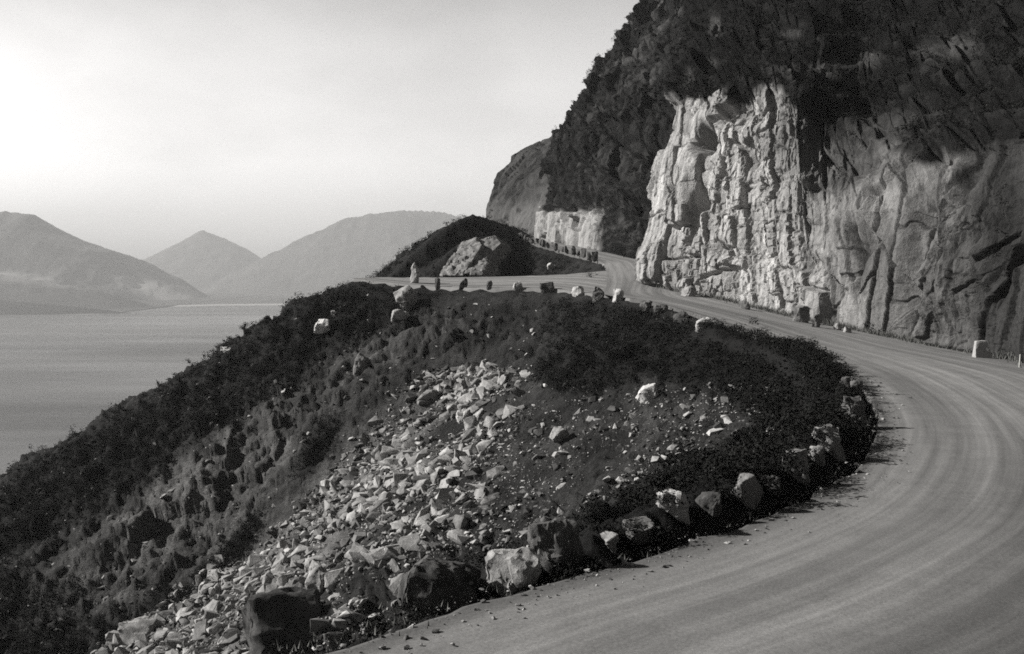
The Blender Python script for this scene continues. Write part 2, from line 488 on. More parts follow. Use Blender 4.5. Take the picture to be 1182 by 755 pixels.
# ------------------------------------------------------------------ road sheets
def road_sheet(name, E, R, nv, lift, run0=0.0, drop=None, ac0=0.0):
    s = np.linspace(0, 1, nv)
    Pm = E[:, None, :] * (1 - s)[None, :, None] + R[:, None, :] * s[None, :, None]
    x, y = Pm[..., 0], Pm[..., 1]
    mid = Pm[:, nv // 2]
    run = np.concatenate([[0], np.cumsum(np.linalg.norm(np.diff(mid[:, :2], axis=0), axis=1))]) + run0
    wid = np.linalg.norm((R - E)[:, :2], axis=1)
    ac = s[None, :] * wid[:, None] + ac0
    z = zroad(x, y) + lift
    al = np.broadcast_to(run[:, None], x.shape)
    # wheel ruts and crown, real relief
    rel = 0.04 * fbm(al * 0.05, ac * 1.2, ac * 0, 1.0, 4, seed=51) + 0.008 * fbm(x, y, x * 0, .9, 4, seed=52)
    z = z + rel
    z[:, 0] -= drop or np.where((mid[:, 1] > 82) & (mid[:, 1] < 114), 0.0, np.where(mid[:, 1] > 40, .5, .2))
    z[:, -1] -= np.where(mid[:, 1] < 22, .03, .3)
    edge = np.clip(1.2 * (1 - np.minimum(ac, 3) / 0.9), 0, 1)
    edge = np.where(((mid[:, 1] > 80) & (mid[:, 1] < 116))[:, None], 0, edge)
    edge = np.maximum(edge, np.clip(1 - (wid[:, None] + ac0 - ac) / np.where(mid[:, 1] < 30, 2.6, .9)[:, None], 0, 1))
    v = np.stack([x, y, z], -1)
    return v.reshape(-1, 3), grid_faces(len(E), nv), np.stack([al, ac, al * 0], -1).reshape(-1, 3), edge.ravel()
# jag the outer edge slightly
En = E_n.copy()
dn = R_n - E_n; dn[:, 2] = 0; wl = np.linalg.norm(dn, axis=1, keepdims=True); dn /= wl
jag = fbm(np.arange(NR) * 1.0, np.zeros(NR), np.zeros(NR), 6.0, 5, seed=61, gain=.65)[:, None]
En = En + dn * (0.15 + 0.4 * jag)
Rn = R_n + dn * 0.5
v1, f1, a1, e1 = road_sheet('road', En, Rn, 90, 0.0, ac0=0.15 + 0.4 * jag)
o = mesh_np('road', v1, f1, M['road'], True, {'rd': a1, 'edge': e1}); tag(o, kind='structure')
FT = resample([P(708, 341, 85)] + E_turn, n=160); BT = resample([P(712, 312, 109)] + B_turn, n=160)
v2, f2, a2, e2 = road_sheet('turnout', FT, BT, 40, -0.05, run0=300, drop=.9)
o = mesh_np('gravel_turnout', v2, f2, M['road'], True, {'rd': a2, 'edge': e2 * 0}); tag(o, kind='structure')

# ------------------------------------------------------------------ cliffs (lofted ribs, jointed rock relief)
def cat(a, b, c, d, t):
    return 0.5 * (2 * b + (c - a) * t + (2 * a - 5 * b + 4 * c - d) * t ** 2 + (3 * b - a - 3 * c + d) * t ** 3)

def loft(ribs, nu, nv, vpow=None):
    R = np.array([[P(*q) for q in rib] for rib in ribs])       # (nr, nl, 3)
    nr, nl = R.shape[:2]
    # along v: piecewise linear by real length, so that more rows fall where it is tall
    L = np.linalg.norm(np.diff(R.mean(0), axis=0), axis=1)
    w = L if vpow is None else L * np.array(vpow)
    cum = np.concatenate([[0], np.cumsum(w)]) / w.sum()
    tv = np.interp(np.linspace(0, 1, nv), cum, np.arange(nl))
    i = np.clip(tv.astype(int), 0, nl - 2); f = (tv - i)[None, :, None]
    Rv = R[:, i] * (1 - f) + R[:, i + 1] * f                   # (nr, nv, 3)
    D = np.linalg.norm(np.diff(R[:, 0], axis=0), axis=1)
    cu = np.concatenate([[0], np.cumsum(D)]) / D.sum()
    tu = np.interp(np.linspace(0, 1, nu), cu, np.arange(nr))
    j = np.clip(tu.astype(int), 0, nr - 2); g = (tu - j)[:, None, None]
    ext = np.concatenate([2 * Rv[:1] - Rv[1:2], Rv, 2 * Rv[-1:] - Rv[-2:-1]])
    S = cat(ext[j], ext[j + 1], ext[j + 2], ext[j + 3], g)
    return S, np.broadcast_to(tv[None, :], (nu, nv))

def normals(S):
    du = np.gradient(S, axis=0); dv = np.gradient(S, axis=1)
    n = np.cross(du, dv); n /= np.linalg.norm(n, axis=-1, keepdims=True) + 1e-9
    # face the road: towards -x / the viewer
    s = np.sign((n * np.array((-1.0, -0.6, 0.2))).sum(-1).mean())
    return n * (s if s else 1)

def joints(S, sx, sz, seed, tilt=0.25):
    """blocky jointed relief: per-block offsets and cracks"""
    x, y, z = S[..., 0], S[..., 1], S[..., 2]
    wx = 0.16 * sx * fbm(x, y, z, sx * 1.5, 4, seed=seed + 9)
    wz = 0.14 * sz * fbm(x, y, z, sz * 1.2, 4, seed=seed + 19)
    f1, f2, cid, fac = worley((x + wx) / sx, (y + z * tilt + wx) / sx, (z + wz - y * tilt * .3) / sz, seed)
    return (cid - 0.5) * .75 + fac * 1.5, np.clip(f2 - f1, 0, 0.12) / 0.12

def h1(i, seed):
    return _hash(i, i * 0 + 3, i * 0 + 7, seed)
def cell1(t, seed, jit=.7):
    """jittered cells along a line: index, position in the cell (0..1), distance to the nearest border in cells"""
    i = np.floor(t)
    b0 = i + jit * (h1(i, seed) - .5); b1 = i + 1 + jit * (h1(i + 1, seed) - .5)
    lo = t < b0; hi = t >= b1
    i = np.where(lo, i - 1, np.where(hi, i + 1, i))
    b0 = i + jit * (h1(i, seed) - .5); b1 = i + 1 + jit * (h1(i + 1, seed) - .5)
    w = b1 - b0
    return i, (t - b0) / w, np.minimum(t - b0, b1 - t)
def blocks(u, z, wu, wz, seed, lean=0.12):
    """blasted rock: upright joints, each column broken at heights of its own, every block with its own set-back and tilt"""
    t = (u + lean * z) / wu
    t = t + .05 * vnoise(u / wu * .8, z / wz * .8, u * 0, seed + 30) + .025 * vnoise(u / wu * 4, z / wz * 5, u * 0, seed + 31)
    i, fu, du = cell1(t, seed)
    r = z / wz * (.7 + .6 * h1(i, seed + 1)) + 9.7 * h1(i, seed + 2) + (h1(i, seed + 4) - .5) * .7 * fu
    r = r + .05 * vnoise(u / wu * 3, z / wz * 3, u * 0, seed + 33)
    j, fz, dz = cell1(r, seed + 5)
    k = i * 131 + j
    q = (h1(k, seed + 6) - .5) + (h1(k, seed + 7) - .5) * 1.1 * (fu - .5) + (h1(k, seed + 8) - .55) * 1.1 * (fz - .5)
    dd = np.minimum(du * wu, dz * wz * .9)
    return q * sstep(0, min(.22, .12 * wu), dd), dd, h1(k, seed + 9)
def arc(S):
    b = S[:, 0]
    return np.broadcast_to(np.concatenate([[0], np.cumsum(np.linalg.norm(np.diff(b, axis=0), axis=1))])[:, None], S.shape[:2])

M1 = [
 [(800,318,125),(808,260,126),(815,200,127),(825,130,129),(828,110,132),(835,60,137),(845,5,143),(860,-160,160)],
 [(762,322,108),(770,262,108),(780,195,109),(803,122,111),(808,102,114),(818,52,119),(828,2,124),(850,-165,140)],
 [(746,331,97),(752,265,97),(763,195,98),(786,120,100),(791,98,103),(800,50,108),(810,0,113),(838,-170,128)],
 [(775,338,92),(780,265,92.5),(790,195,93.5),(812,116,95),(815,98,98),(825,48,103),(838,-5,108),(860,-180,124)],
 [(840,350,85),(843,270,86),(848,195,87),(862,110,89),(864,92,92),(872,42,97),(882,-10,103),(910,-190,119)],
 [(905,367,78),(908,285,79),(912,200,81),(920,112,84),(922,95,87),(930,40,92),(940,-15,98),(965,-200,114)],
 [(945,376,74),(947,300,75),(950,240,78),(955,150,83.5),(960,110,86),(968,50,91),(978,-15,96),(1000,-210,112)],
 [(985,384,70),(987,310,70.5),(992,245,72),(1000,190,77),(1010,125,84),(1020,60,89),(1030,-10,94),(1050,-220,110)],
 [(1060,400,63),(1058,320,63.5),(1062,240,64.5),(1075,185,67),(1085,140,75),(1095,70,82),(1105,-10,88),(1125,-240,105)],
 [(1130,414,57),(1128,325,57.5),(1132,235,58.5),(1142,160,60.5),(1150,120,67),(1158,60,75),(1165,-15,82),(1185,-260,100)],
 [(1190,426,52),(1190,330,52.5),(1194,230,53.5),(1200,135,55),(1205,95,61),(1212,40,70),(1222,-30,77),(1240,-280,95)],
 [(1300,458,44),(1300,340,44.5),(1305,220,45.5),(1315,110,47),(1322,60,53),(1330,10,62),(1340,-60,70),(1360,-320,88)],
 [(1480,520,36),(1480,350,36.5),(1485,220,37.5),(1500,80,39),(1510,30,45),(1520,-30,54),(1530,-100,62),(1550,-380,80)]]
S, tv = loft(M1, 1150, 420, [1.6, 1.6, 1.6, 1.3, 1, .9, .35])
N = normals(S)
px, py = project(S)
rockm = np.clip(1 - sstep(2.75, 3.25, tv), 0, 1)
b1, c1 = joints(S, 3.4, 7.5, 101, .35); b2, c2 = joints(S, 1.3, 2.9, 111, .3); b3, c3 = joints(S, 0.5, 0.9, 121)
facet = fbm(S[..., 0], S[..., 1], S[..., 2], 4.0, 5, seed=131, ridged=True)
fine = fbm(S[..., 0], S[..., 1], S[..., 2], .9, 4, seed=135, gain=.6)
U = arc(S); Z = S[..., 2]
kr = sstep(940, 1010, px)
A1, D1, H1 = blocks(U, Z, 4.2, 5.5, 501); A2, D2, H2 = blocks(U, Z, 1.3, 2.2, 511, .2); A3, D3, H3 = blocks(U, Z, .5, .7, 521, .05)
# slanting slabs at the near end
ca_, sa_ = math.cos(.62), math.sin(.62)
Ur, Zr = U * ca_ + Z * sa_, -U * sa_ + Z * ca_
B1, E1, G1 = blocks(Ur, Zr, 6.0, 5.0, 541, .1); B2, E2, G2 = blocks(U, Z, 1.7, 6.0, 551, -.25)
C1, DC1, _ = blocks(U, Z + .2 * U, 4.2, 1.9, 571, .5); C2, DC2, _ = blocks(U, Z + .2 * U, 1.5, .9, 581, .3)
crk = lambda d, w_: np.clip(1 - d / w_, 0, 1)
shat = np.clip(fbm(U, Z, Z * 0, 7, 3, seed=561) * 2.4 + .6, 0, 1)      # where the rock is shattered small
left = 1.05 * A1 + (.38 + .3 * shat) * A2 + (.1 + .16 * shat) * A3 - .3 * crk(D1, .16) - (.10 + .12 * shat) * crk(D2, .1) - .06 * shat * crk(D3, .06)
right = 1.4 * B1 + .35 * B2 + (.14 + .22 * shat) * A2 + (.06 + .12 * shat) * A3 - .35 * crk(E1, .2) - .2 * crk(E2, .14)
disp = rockm * ((1 - kr) * left + kr * right + (.05 + .09 * shat) * fine) + .12 * facet
# ledges above the cut
up = 1 - rockm
band = S[..., 2] + 0.25 * S[..., 1] + 1.2 * fbm(S[..., 0], S[..., 1], S[..., 2], 8, 3, seed=141)
led = np.abs(((band / 3.4) % 1) - 0.5) * 2
disp += up * (1.2 * led + 1.1 * fbm(S[..., 0], S[..., 1], S[..., 2], 5.5, 5, seed=151, gain=.5) + 1.5 * C1 + .35 * C2 - .35 * crk(DC1, .2) - .15 * crk(DC2, .12))
# hollows, slots and bulges of this face
HOL = [(813, 162, 9, 12, 5, -3.6), (806, 248, 6, 24, 14, -3.2), (777, 222, 6, 9, 0, -.7), (836, 290, 16, 9, 20, -.7), (866, 185, 6, 10, 0, -.5), (884, 218, 6, 10, 0, -.5),
       (992, 300, 5, 50, 2, -1.3), (1052, 300, 12, 70, 8, -1.2), (1035, 210, 60, 20, -40, .9), (1000, 250, 25, 40, 15, 1.0), (1080, 230, 13, 55, 12, -1.2), (1118, 190, 9, 60, 12, -1.1), (1100, 240, 14, 60, 8, .8),
       (940, 305, 14, 10, 0, -1.0), (905, 145, 8, 45, 8, -.6), (930, 200, 60, 35, -20, -.4), (1165, 240, 26, 90, 5, -1.6), (1090, 330, 40, 40, 0, .7), (850, 150, 30, 12, 10, .5), (800, 195, 8, 40, 10, .7), (765, 300, 20, 24, 0, .5)]
jx, jy = 7 * fbm(U, Z, Z * 0, 1.6, 3, seed=591), 9 * fbm(U, Z, Z * 0, 1.6, 3, seed=592)
disp += blobs(px + jx, py + jy, HOL)
disp *= sstep(0, .12, tv) * .85 + .15
S1 = S + N * disp[..., None]
px, py = project(S1)
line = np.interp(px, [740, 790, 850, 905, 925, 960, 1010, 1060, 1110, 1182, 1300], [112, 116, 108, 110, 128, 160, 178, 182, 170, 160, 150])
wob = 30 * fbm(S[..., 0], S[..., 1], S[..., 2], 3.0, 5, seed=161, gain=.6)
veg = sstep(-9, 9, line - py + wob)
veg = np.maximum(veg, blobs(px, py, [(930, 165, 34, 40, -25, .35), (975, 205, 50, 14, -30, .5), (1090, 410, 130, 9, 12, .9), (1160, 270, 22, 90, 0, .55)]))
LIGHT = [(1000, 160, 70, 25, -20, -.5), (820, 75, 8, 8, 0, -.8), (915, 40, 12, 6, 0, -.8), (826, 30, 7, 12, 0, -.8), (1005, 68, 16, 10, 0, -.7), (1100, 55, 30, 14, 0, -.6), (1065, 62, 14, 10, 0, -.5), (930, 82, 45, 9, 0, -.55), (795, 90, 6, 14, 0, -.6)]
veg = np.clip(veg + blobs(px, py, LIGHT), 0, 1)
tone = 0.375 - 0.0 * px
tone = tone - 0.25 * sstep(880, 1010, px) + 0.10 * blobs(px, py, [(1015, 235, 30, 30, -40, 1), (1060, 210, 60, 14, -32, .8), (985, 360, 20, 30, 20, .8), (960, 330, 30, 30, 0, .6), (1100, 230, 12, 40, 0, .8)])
tone = tone - 0.09 * sstep(1090, 1170, px) - 0.05 * sstep(60, 10, np.abs(py - 110))  # right edge: its shade is painted into the tone
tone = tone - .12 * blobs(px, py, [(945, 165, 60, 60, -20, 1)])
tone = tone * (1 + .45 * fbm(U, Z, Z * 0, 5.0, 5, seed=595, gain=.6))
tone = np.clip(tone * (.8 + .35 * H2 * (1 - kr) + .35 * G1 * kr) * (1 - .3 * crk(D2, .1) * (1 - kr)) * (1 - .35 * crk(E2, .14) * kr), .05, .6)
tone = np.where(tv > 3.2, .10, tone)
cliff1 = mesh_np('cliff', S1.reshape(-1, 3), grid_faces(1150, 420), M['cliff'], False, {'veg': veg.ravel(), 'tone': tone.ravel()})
tag(cliff1, kind='structure'); VEG1 = veg

M2 = [
 [(660,272,225),(662,258,225),(665,238,226),(670,195,229),(680,150,234),(710,100,242),(755,25,256),(830,-50,280)],
 [(634,274,200),(635,260,200),(637,241,201),(641,198,204),(652,156,209),(682,105,218),(729,29,234),(805,-44,258)],
 [(619,277,178),(620,262,178),(622,243,179),(625,200,182),(636,158,187),(667,107,196),(713,31,212),(788,-40,235)],
 [(650,285,158),(651,266,158.5),(653,244,160),(660,195,165),(678,140,172),(712,80,183),(762,0,200),(840,-80,225)],
 [(690,292,138),(692,272,139),(694,246,141),(703,195,147),(725,130,155),(765,60,167),(815,-25,184),(890,-110,210)],
 [(745,306,118),(747,282,120),(752,250,123),(765,195,130),(790,120,139),(830,45,151),(880,-45,168),(950,-140,195)],
 [(800,320,108),(805,282,112),(812,250,115),(830,195,122),(860,120,131),(900,45,143),(950,-45,160),(1020,-140,185)]]
S, tv = loft(M2, 360, 300, [1.5, 1.5, 1.2, 1.1, 1, 1, .5])
N = normals(S); px, py = project(S)
cut = sstep(2.05, 1.9, tv) * sstep(712, 688, px)
U = arc(S); Z = S[..., 2]
A1, D1, H1 = blocks(U, Z, 5.0, 8.0, 601); A2, D2, H2 = blocks(U, Z, 2.0, 3.0, 611, .2)
C1, DC1, _ = blocks(U, Z + .3 * U, 8.0, 4.0, 621, .5); C2, DC2, _ = blocks(U, Z + .3 * U, 3.0, 1.7, 631, .3)
crk = lambda d, w_: np.clip(1 - d / w_, 0, 1)
b1, c1 = joints(S, 4.5, 9.0, 201)
ed = sstep(0, .15, tv)
disp = ed * ((1 - cut) * (1.9 * fbm(S[..., 0], S[..., 1], S[..., 2], 14, 6, seed=221, gain=.62) + .8 * b1 + 2.4 * C1 + .7 * C2 - .6 * crk(DC1, .4) - .3 * crk(DC2, .25) - 1.0) + cut * (1.4 * A1 + .6 * A2 - .4 * crk(D1, .3) - .2 * crk(D2, .2)))
S2 = S + N * disp[..., None]
px, py = project(S2)
veg = 1 - sstep(2.12, 1.95, tv + .25 * fbm(S[..., 0], S[..., 1], S[..., 2], 5, 3, seed=231)) * sstep(700, 680, px + 12 * fbm(S[..., 0], S[..., 1], S[..., 2], 6, 3, seed=232))
veg -= .45 * np.clip(fbm(S[..., 0], S[..., 1], S[..., 2], 7, 4, seed=233) - .12, 0, 1) * 2
tone = np.where(tv < 2.3, .30, .12)
o = mesh_np('mountainside', S2.reshape(-1, 3), grid_faces(360, 300), M['cliff'], True, {'veg': np.clip(veg, 0, 1).ravel(), 'tone': tone.ravel()}, sharp=38)
tag(o, kind='structure'); cliff2 = o

M3 = [
 [(585,270,345),(588,255,345),(593,235,346),(602,200,348),(618,178,352),(638,166,357),(665,152,363),(710,120,375)],
 [(557,274,295),(559,256,295),(562,236,296),(574,199,299),(592,176,304),(612,164,310),(638,154,317),(690,120,330)],
 [(600,282,250),(602,262,250),(607,240,252),(620,200,256),(640,170,262),(662,150,269),(690,130,277),(740,90,292)],
 [(660,296,215),(662,270,215),(668,245,217),(682,200,221),(705,165,227),(728,140,234),(760,110,243),(800,70,258)]]
S, tv = loft(M3, 160, 140)
N = normals(S)
b1, c1 = joints(S, 7, 9, 301)
S3 = S + N * (2.4 * fbm(S[..., 0], S[..., 1], S[..., 2], 22, 6, seed=311, gain=.6) + 1.6 * b1 - .5 * (1 - c1) - 1.0)[..., None]
px, py = project(S3)
veg = np.clip(.75 + .5 * fbm(S[..., 0], S[..., 1], S[..., 2], 14, 4, seed=321) - .35 * sstep(225, 245, py), 0, 1)
o = mesh_np('mountainside', S3.reshape(-1, 3), grid_faces(160, 140), M['cliff'], True, {'veg': veg.ravel(), 'tone': np.full(veg.size, .13)}, sharp=38)
tag(o, kind='structure'); cliff3 = o

nx, ny = 90, 60
gu, gv = np.meshgrid(np.linspace(-230, 30, nx), np.linspace(0, 1, ny), indexing='ij')
bx = np.interp(gu, [-230, -60, -10, 30], [30, 22, 19, 26])
V = np.stack([bx + gv * 85, gu, -4.9 + gv * 105], -1)
V += (fbm(V[..., 0], V[..., 1], V[..., 2], 22, 6, seed=351, gain=.6) * 5 * sstep(0, .1, gv))[..., None] * np.array((-.75, 0, .5))
o = mesh_np('mountainside', V.reshape(-1, 3), grid_faces(nx, ny), M['cliff'], True, {'veg': np.full(nx * ny, .9), 'tone': np.full(nx * ny, .15)}, sharp=38)  # unseen rest of the slope behind the camera, added to block sky light
tag(o, kind='structure')

# ------------------------------------------------------------------ ray casting onto what is built
def bvh_of(objs):
    vs, fs, b = [], [], 0
    for o in objs:
        me = o.data
        a = np.empty(len(me.vertices) * 3, np.float32); me.vertices.foreach_get("co", a)
        l = np.empty(len(me.loops), np.int32); me.loops.foreach_get("vertex_index", l)
        vs.append(a.reshape(-1, 3)); fs.append(l.reshape(-1, 4) + b); b += len(me.vertices)
    return BVHTree.FromPolygons(np.vstack(vs).tolist(), np.vstack(fs).tolist())
BV_H = bvh_of([hill])
BV_R = bvh_of([bpy.data.objects['road'], bpy.data.objects['gravel_turnout']])
BV_G = bvh_of([hill, bpy.data.objects['road'], bpy.data.objects['gravel_turnout']])
BV_C = bvh_of([cliff1, cliff2, cliff3])
BV_ALL = bvh_of([hill, bpy.data.objects['road'], bpy.data.objects['gravel_turnout'], cliff1, cliff2, cliff3])
O0 = Vector((0, 0, 0))
def hit(px, py, bv=None):
    r = Vector(ray(px, py)).normalized()
    loc, n, i, d = (bv or BV_G).ray_cast(O0, r)
    return (loc, n) if loc is not None else None

# ------------------------------------------------------------------ rocks
def rock_mesh(name, seed, dims, npts=16, blocky=0.5, cuts=2, rough=0.05, mat=None, pts=None):
    r = random.Random(seed)
    bm = bmesh.new()
    for q in pts or ():
        bm.verts.new(q)
    for _ in range(0 if pts else npts):
        v = Vector((r.uniform(-1, 1), r.uniform(-1, 1), r.uniform(-1, 1)))
        m = max(abs(v.x), abs(v.y), abs(v.z)); s = v.length
        v = v / (m * blocky + s * (1 - blocky))
        v *= r.uniform(.85, 1)
        bm.verts.new((v.x * dims[0] / 2, v.y * dims[1] / 2, v.z * dims[2] / 2))
    res = bmesh.ops.convex_hull(bm, input=bm.verts)
    junk = [g for g in res['geom_interior'] + res['geom_unused'] if isinstance(g, bmesh.types.BMVert)]
    bmesh.ops.delete(bm, geom=list(set(junk)), context='VERTS')
    if cuts:
        md = min(dims)
        bmesh.ops.bevel(bm, geom=list(bm.edges), offset=md * 0.014, segments=1, profile=.6, affect='EDGES')
        bmesh.ops.triangulate(bm, faces=bm.faces)
        for _ in range(cuts):
            bmesh.ops.subdivide_edges(bm, edges=[e for e in bm.edges if e.calc_length() > md * .1], cuts=1)
            bmesh.ops.triangulate(bm, faces=[f for f in bm.faces if len(f.verts) > 3])
        co = np.array([v.co for v in bm.verts])
        bm.normal_update()
        md2 = md
        d = fbm(co[:, 0] + seed, co[:, 1], co[:, 2], md2 * .7, 5, seed=seed % 97, gain=.6) * rough * md2 * 1.8
        d2 = fbm(co[:, 0] - seed, co[:, 1], co[:, 2], md2 * .35, 4, seed=seed % 89, gain=.65, ridged=True) * rough * md2 * .8
        _, _, ci, fc = worley(co[:, 0] / md2 * 1.6 + seed, co[:, 1] / md2 * 1.6, co[:, 2] / md2 * 1.6, seed % 83)
        if cuts > 2: d2 = d2 + fbm(co[:, 0] + 2 * seed, co[:, 1], co[:, 2], md2 * .12, 3, seed=seed % 71, gain=.6) * rough * md2 * .35
        d = d + d2 + ((ci - .5) * .5 + fc * .8) * rough * md2 * 1.6
        for v, q in zip(bm.verts, d):
            v.co += v.normal * q
    me = bpy.data.meshes.new(name); bm.to_mesh(me); bm.free()
    me.polygons.foreach_set("use_smooth", np.ones(len(me.polygons), bool))
    me.set_sharp_from_angle(angle=math.radians(28))
    if mat: me.materials.append(mat)
    return me

def put_rock(name, px, py, w, h, label, cat='rock', group=None, mat='stone', seed=1, depth=.9, blocky=.6, npts=16, rz=None, tilt=(0, 0), bv=None, sink=.34, d=None, cuts=3, rough=.07, pts=None):
    """a rock whose foot stands where the ground shows at this pixel; w, h in photo pixels give its size at that distance"""
    if d is None:
        hh = hit(px, py, bv)
        loc = hh[0] if hh else Vector(P(px, py, 60))
    else:
        loc = Vector(P(px, py, d))
    sc = loc.y / F
    dims = (w * sc, w * sc * depth, h * sc * (1 + sink))
    me = rock_mesh(name, seed, dims, npts, blocky, cuts, rough, M[mat], pts)
    o = bpy.data.objects.new(name, me); COL.objects.link(o)
    o.location = loc + Vector((0, dims[1] * .25, h * sc * (.5 - sink / 2)))
    r = random.Random(seed * 3 + 1)
    o.rotation_euler = (tilt[0], tilt[1], r.uniform(-.5, .5) if rz is None else rz)
    return tag(o, label, cat, group)

KEEP = []
GP = 'rough parapet stones along the outer road edge'
PAR = [ # px, py(foot), w, h, label, mat, kwargs
 (325, 766, 100, 84, 'big squared boulder, coloured dark for its shaded face, at the near end of the parapet row', 'dark', dict(blocky=.8, seed=11, rz=.35, npts=18, cuts=4, rough=.06)),  # dark stone colour stands in for shade on the near face
 (510, 700, 108, 54, 'wide slab-topped boulder beside the road, shadowed side towards the gravel', 'dark', dict(blocky=.8, seed=12, rz=.25, npts=18, depth=.8, cuts=4, rough=.06)),  # shade of the near side put into the dark colour
 (590, 682, 70, 48, 'low knobbly pale parapet stone between the wide slab boulder and the square block', 'scree', dict(blocky=.5, seed=13, rough=.06)),
 (642, 658, 60, 58, 'squared upright parapet block with one pale side and one black side', 'stone', dict(blocky=.95, seed=14, rz=-.35, npts=26)),
 (738, 624, 34, 26, 'low grey stone between the pyramid-shaped stone and the pale pointed slab', 'stone', dict(seed=41, blocky=.8)),
 (820, 592, 34, 30, 'dark stone low among shrubs between the pale slab and the leaning pale stone', 'dark', dict(seed=42, blocky=.7)),
 (892, 572, 30, 28, 'grey angular stone squeezed between the leaning pale stone and the flat-topped one', 'stone', dict(seed=43, blocky=.5)),
 (945, 536, 28, 26, 'small stone at the foot of the broad bright-topped boulder', 'scree', dict(seed=44, blocky=.6)),
 (697, 640, 44, 36, 'small pale pyramid-shaped parapet stone', 'scree', dict(blocky=.1, seed=15, npts=9)),
 (780, 602, 52, 40, 'pale pointed parapet slab half buried in dark shrubs', 'pale', dict(blocky=.3, seed=16, npts=10)),
 (862, 586, 40, 48, 'pale angular parapet stone leaning over the inside of the bend', 'scree', dict(blocky=.8, seed=17, tilt=(.1, .2))),
 (922, 556, 44, 44, 'grey flat-topped parapet stone low in the bank before the bend apex', 'stone', dict(blocky=.7, seed=18)),
 (960, 524, 50, 38, 'broad parapet boulder with a bright flat top at the bend', 'scree', dict(blocky=.7, seed=19, npts=18)),
 (986, 488, 38, 38, 'tall grey parapet boulder at the apex of the bend', 'stone', dict(blocky=.7, seed=20)),
 (990, 456, 20, 20, 'small dark stone just beyond the tall boulder at the bend apex', 'dark', dict(seed=21)),
 (976, 446, 16, 14, 'smallest dark stone where the bend straightens towards the cliff', 'dark', dict(seed=22)),
 (812, 380, 26, 15, 'flat pale-faced block lying on the edge below the bright cliff', 'scree', dict(blocky=.8, seed=23)),
 (786, 372, 20, 13, 'low dark hump of stone on the far side of the cove, beside the flat block', 'dark', dict(seed=24)),
 (764, 362, 18, 12, 'dark squat edge stone facing the corner of the bright cliff', 'dark', dict(seed=25)),
 (746, 358, 16, 12, 'round dark edge stone next to the pale-sided one', 'dark', dict(seed=26)),
 (713, 348, 16, 15, 'edge stone with one white side, second from the trapezoid post', 'pale', dict(seed=27)),
 (691, 346, 14, 17, 'dark trapezoid edge stone with a pale top', 'stone', dict(seed=28, blocky=.95, npts=22)),
 (667, 341, 15, 12, 'white rounded edge stone left of the trapezoid stone', 'pale', dict(seed=29)),
 (632, 337, 15, 12, 'brownish dark block on the rim of the turnout', 'dark', dict(seed=30, blocky=.9)),
 (598, 334, 12, 10, 'small white-topped stone on the rim of the turnout', 'pale', dict(seed=31)),
 (565, 333, 8, 11, 'dark pointed stone on the turnout rim, rightmost of three alike', 'dark', dict(seed=32, blocky=.3)),
 (535, 333, 9, 13, 'dark leaning stone on the turnout rim, middle of three alike', 'dark', dict(seed=33, tilt=(0, .3))),
 (505, 333, 8, 13, 'dark upright stone on the turnout rim, leftmost of three alike', 'dark', dict(seed=34)),
]
for (px_, py_, w_, h_, lab, mt, kw) in PAR:
    KEEP.append((px_, py_, w_, h_))
    if py_ < 600 and py_ > 430: w_, h_ = w_ * .88, h_ * .85
    put_rock('parapet_stone', px_, py_, w_, h_, lab, 'parapet stone', GP, mt, **kw)
put_rock('marker_stone', 1135, 413, 17, 23, 'white-painted marker block at the foot of the cliff', 'marker stone', None, 'white', seed=40, cuts=3, rough=.03, rz=0, pts=[(-.42, -.3, -.62), (.5, -.32, -.62), (.46, .3, -.62), (-.4, .3, -.62), (-.42, -.22, .2), (-.36, -.16, .5), (.1, -.2, .54), (.12, .18, .5), (-.3, .2, .48), (.3, -.2, .05)])
# upper road row
UL = resample(E_far[3:7], n=22)
for i, q in enumerate(UL[:20]):
    r = random.Random(900 + i)
    s = r.uniform(.7, 1.15)
    me = rock_mesh('guard_stone', 500 + i, (.75 * s, .75 * s, 1.25 * s), 14, .35, 1, .06, M['dark'])
    o = bpy.data.objects.new('guard_stone', me); COL.objects.link(o)
    z = float(zroad(q[0], q[1]))
    o.location = (q[0] + r.uniform(-.2, .2), q[1], z + .45 * s); o.rotation_euler = (0, r.uniform(-.2, .2), r.uniform(0, 3))
    tag(o, 'small dark pointed guard stone in the row along the upper road', 'guard stone', 'row of guard stones on the upper road')

# rocks one can single out on the slopes
put_rock('boulder', 466, 362, 30, 34, 'large pale boulder on the spur below the turnout, above a white slab', 'boulder', None, 'scree', seed=50, blocky=.4, sink=.2)
put_rock('boulder', 459, 372, 26, 15, 'bright white half-round slab under the large pale boulder', 'boulder', None, 'white', seed=51, blocky=.3, sink=.1)
put_rock('boulder', 371, 384, 20, 15, 'white rock alone on the dark spur near its skyline', 'boulder', None, 'white', seed=52)
put_rock('boulder', 385, 366, 7, 9, 'tiny pale rock above the lone white rock on the spur', 'boulder', None, 'pale', seed=53)
put_rock('boulder', 748, 462, 20, 24, 'tilted white rock on the scree below the dark scrub', 'boulder', None, 'white', seed=54, tilt=(0, .7))
put_rock('boulder', 648, 512, 30, 20, 'pale lumpy rock in the middle of the fine scree', 'boulder', None, 'pale', seed=55)
put_rock('boulder', 494, 464, 34, 15, 'long tilted white slab at the head of the stone slide', 'boulder', None, 'pale', seed=56, tilt=(0, -.6), blocky=.2)
put_rock('boulder', 535, 486, 18, 16, 'white block right of the long slab in the stone slide', 'boulder', None, 'pale', seed=57)
put_rock('boulder', 553, 484, 18, 14, 'pale oval stone touching the white block in the stone slide', 'boulder', None, 'scree', seed=58, blocky=.1)
put_rock('boulder', 155, 742, 48, 26, 'flat-topped boulder on the slope at the bottom left', 'boulder', None, 'scree', seed=59, blocky=.8)
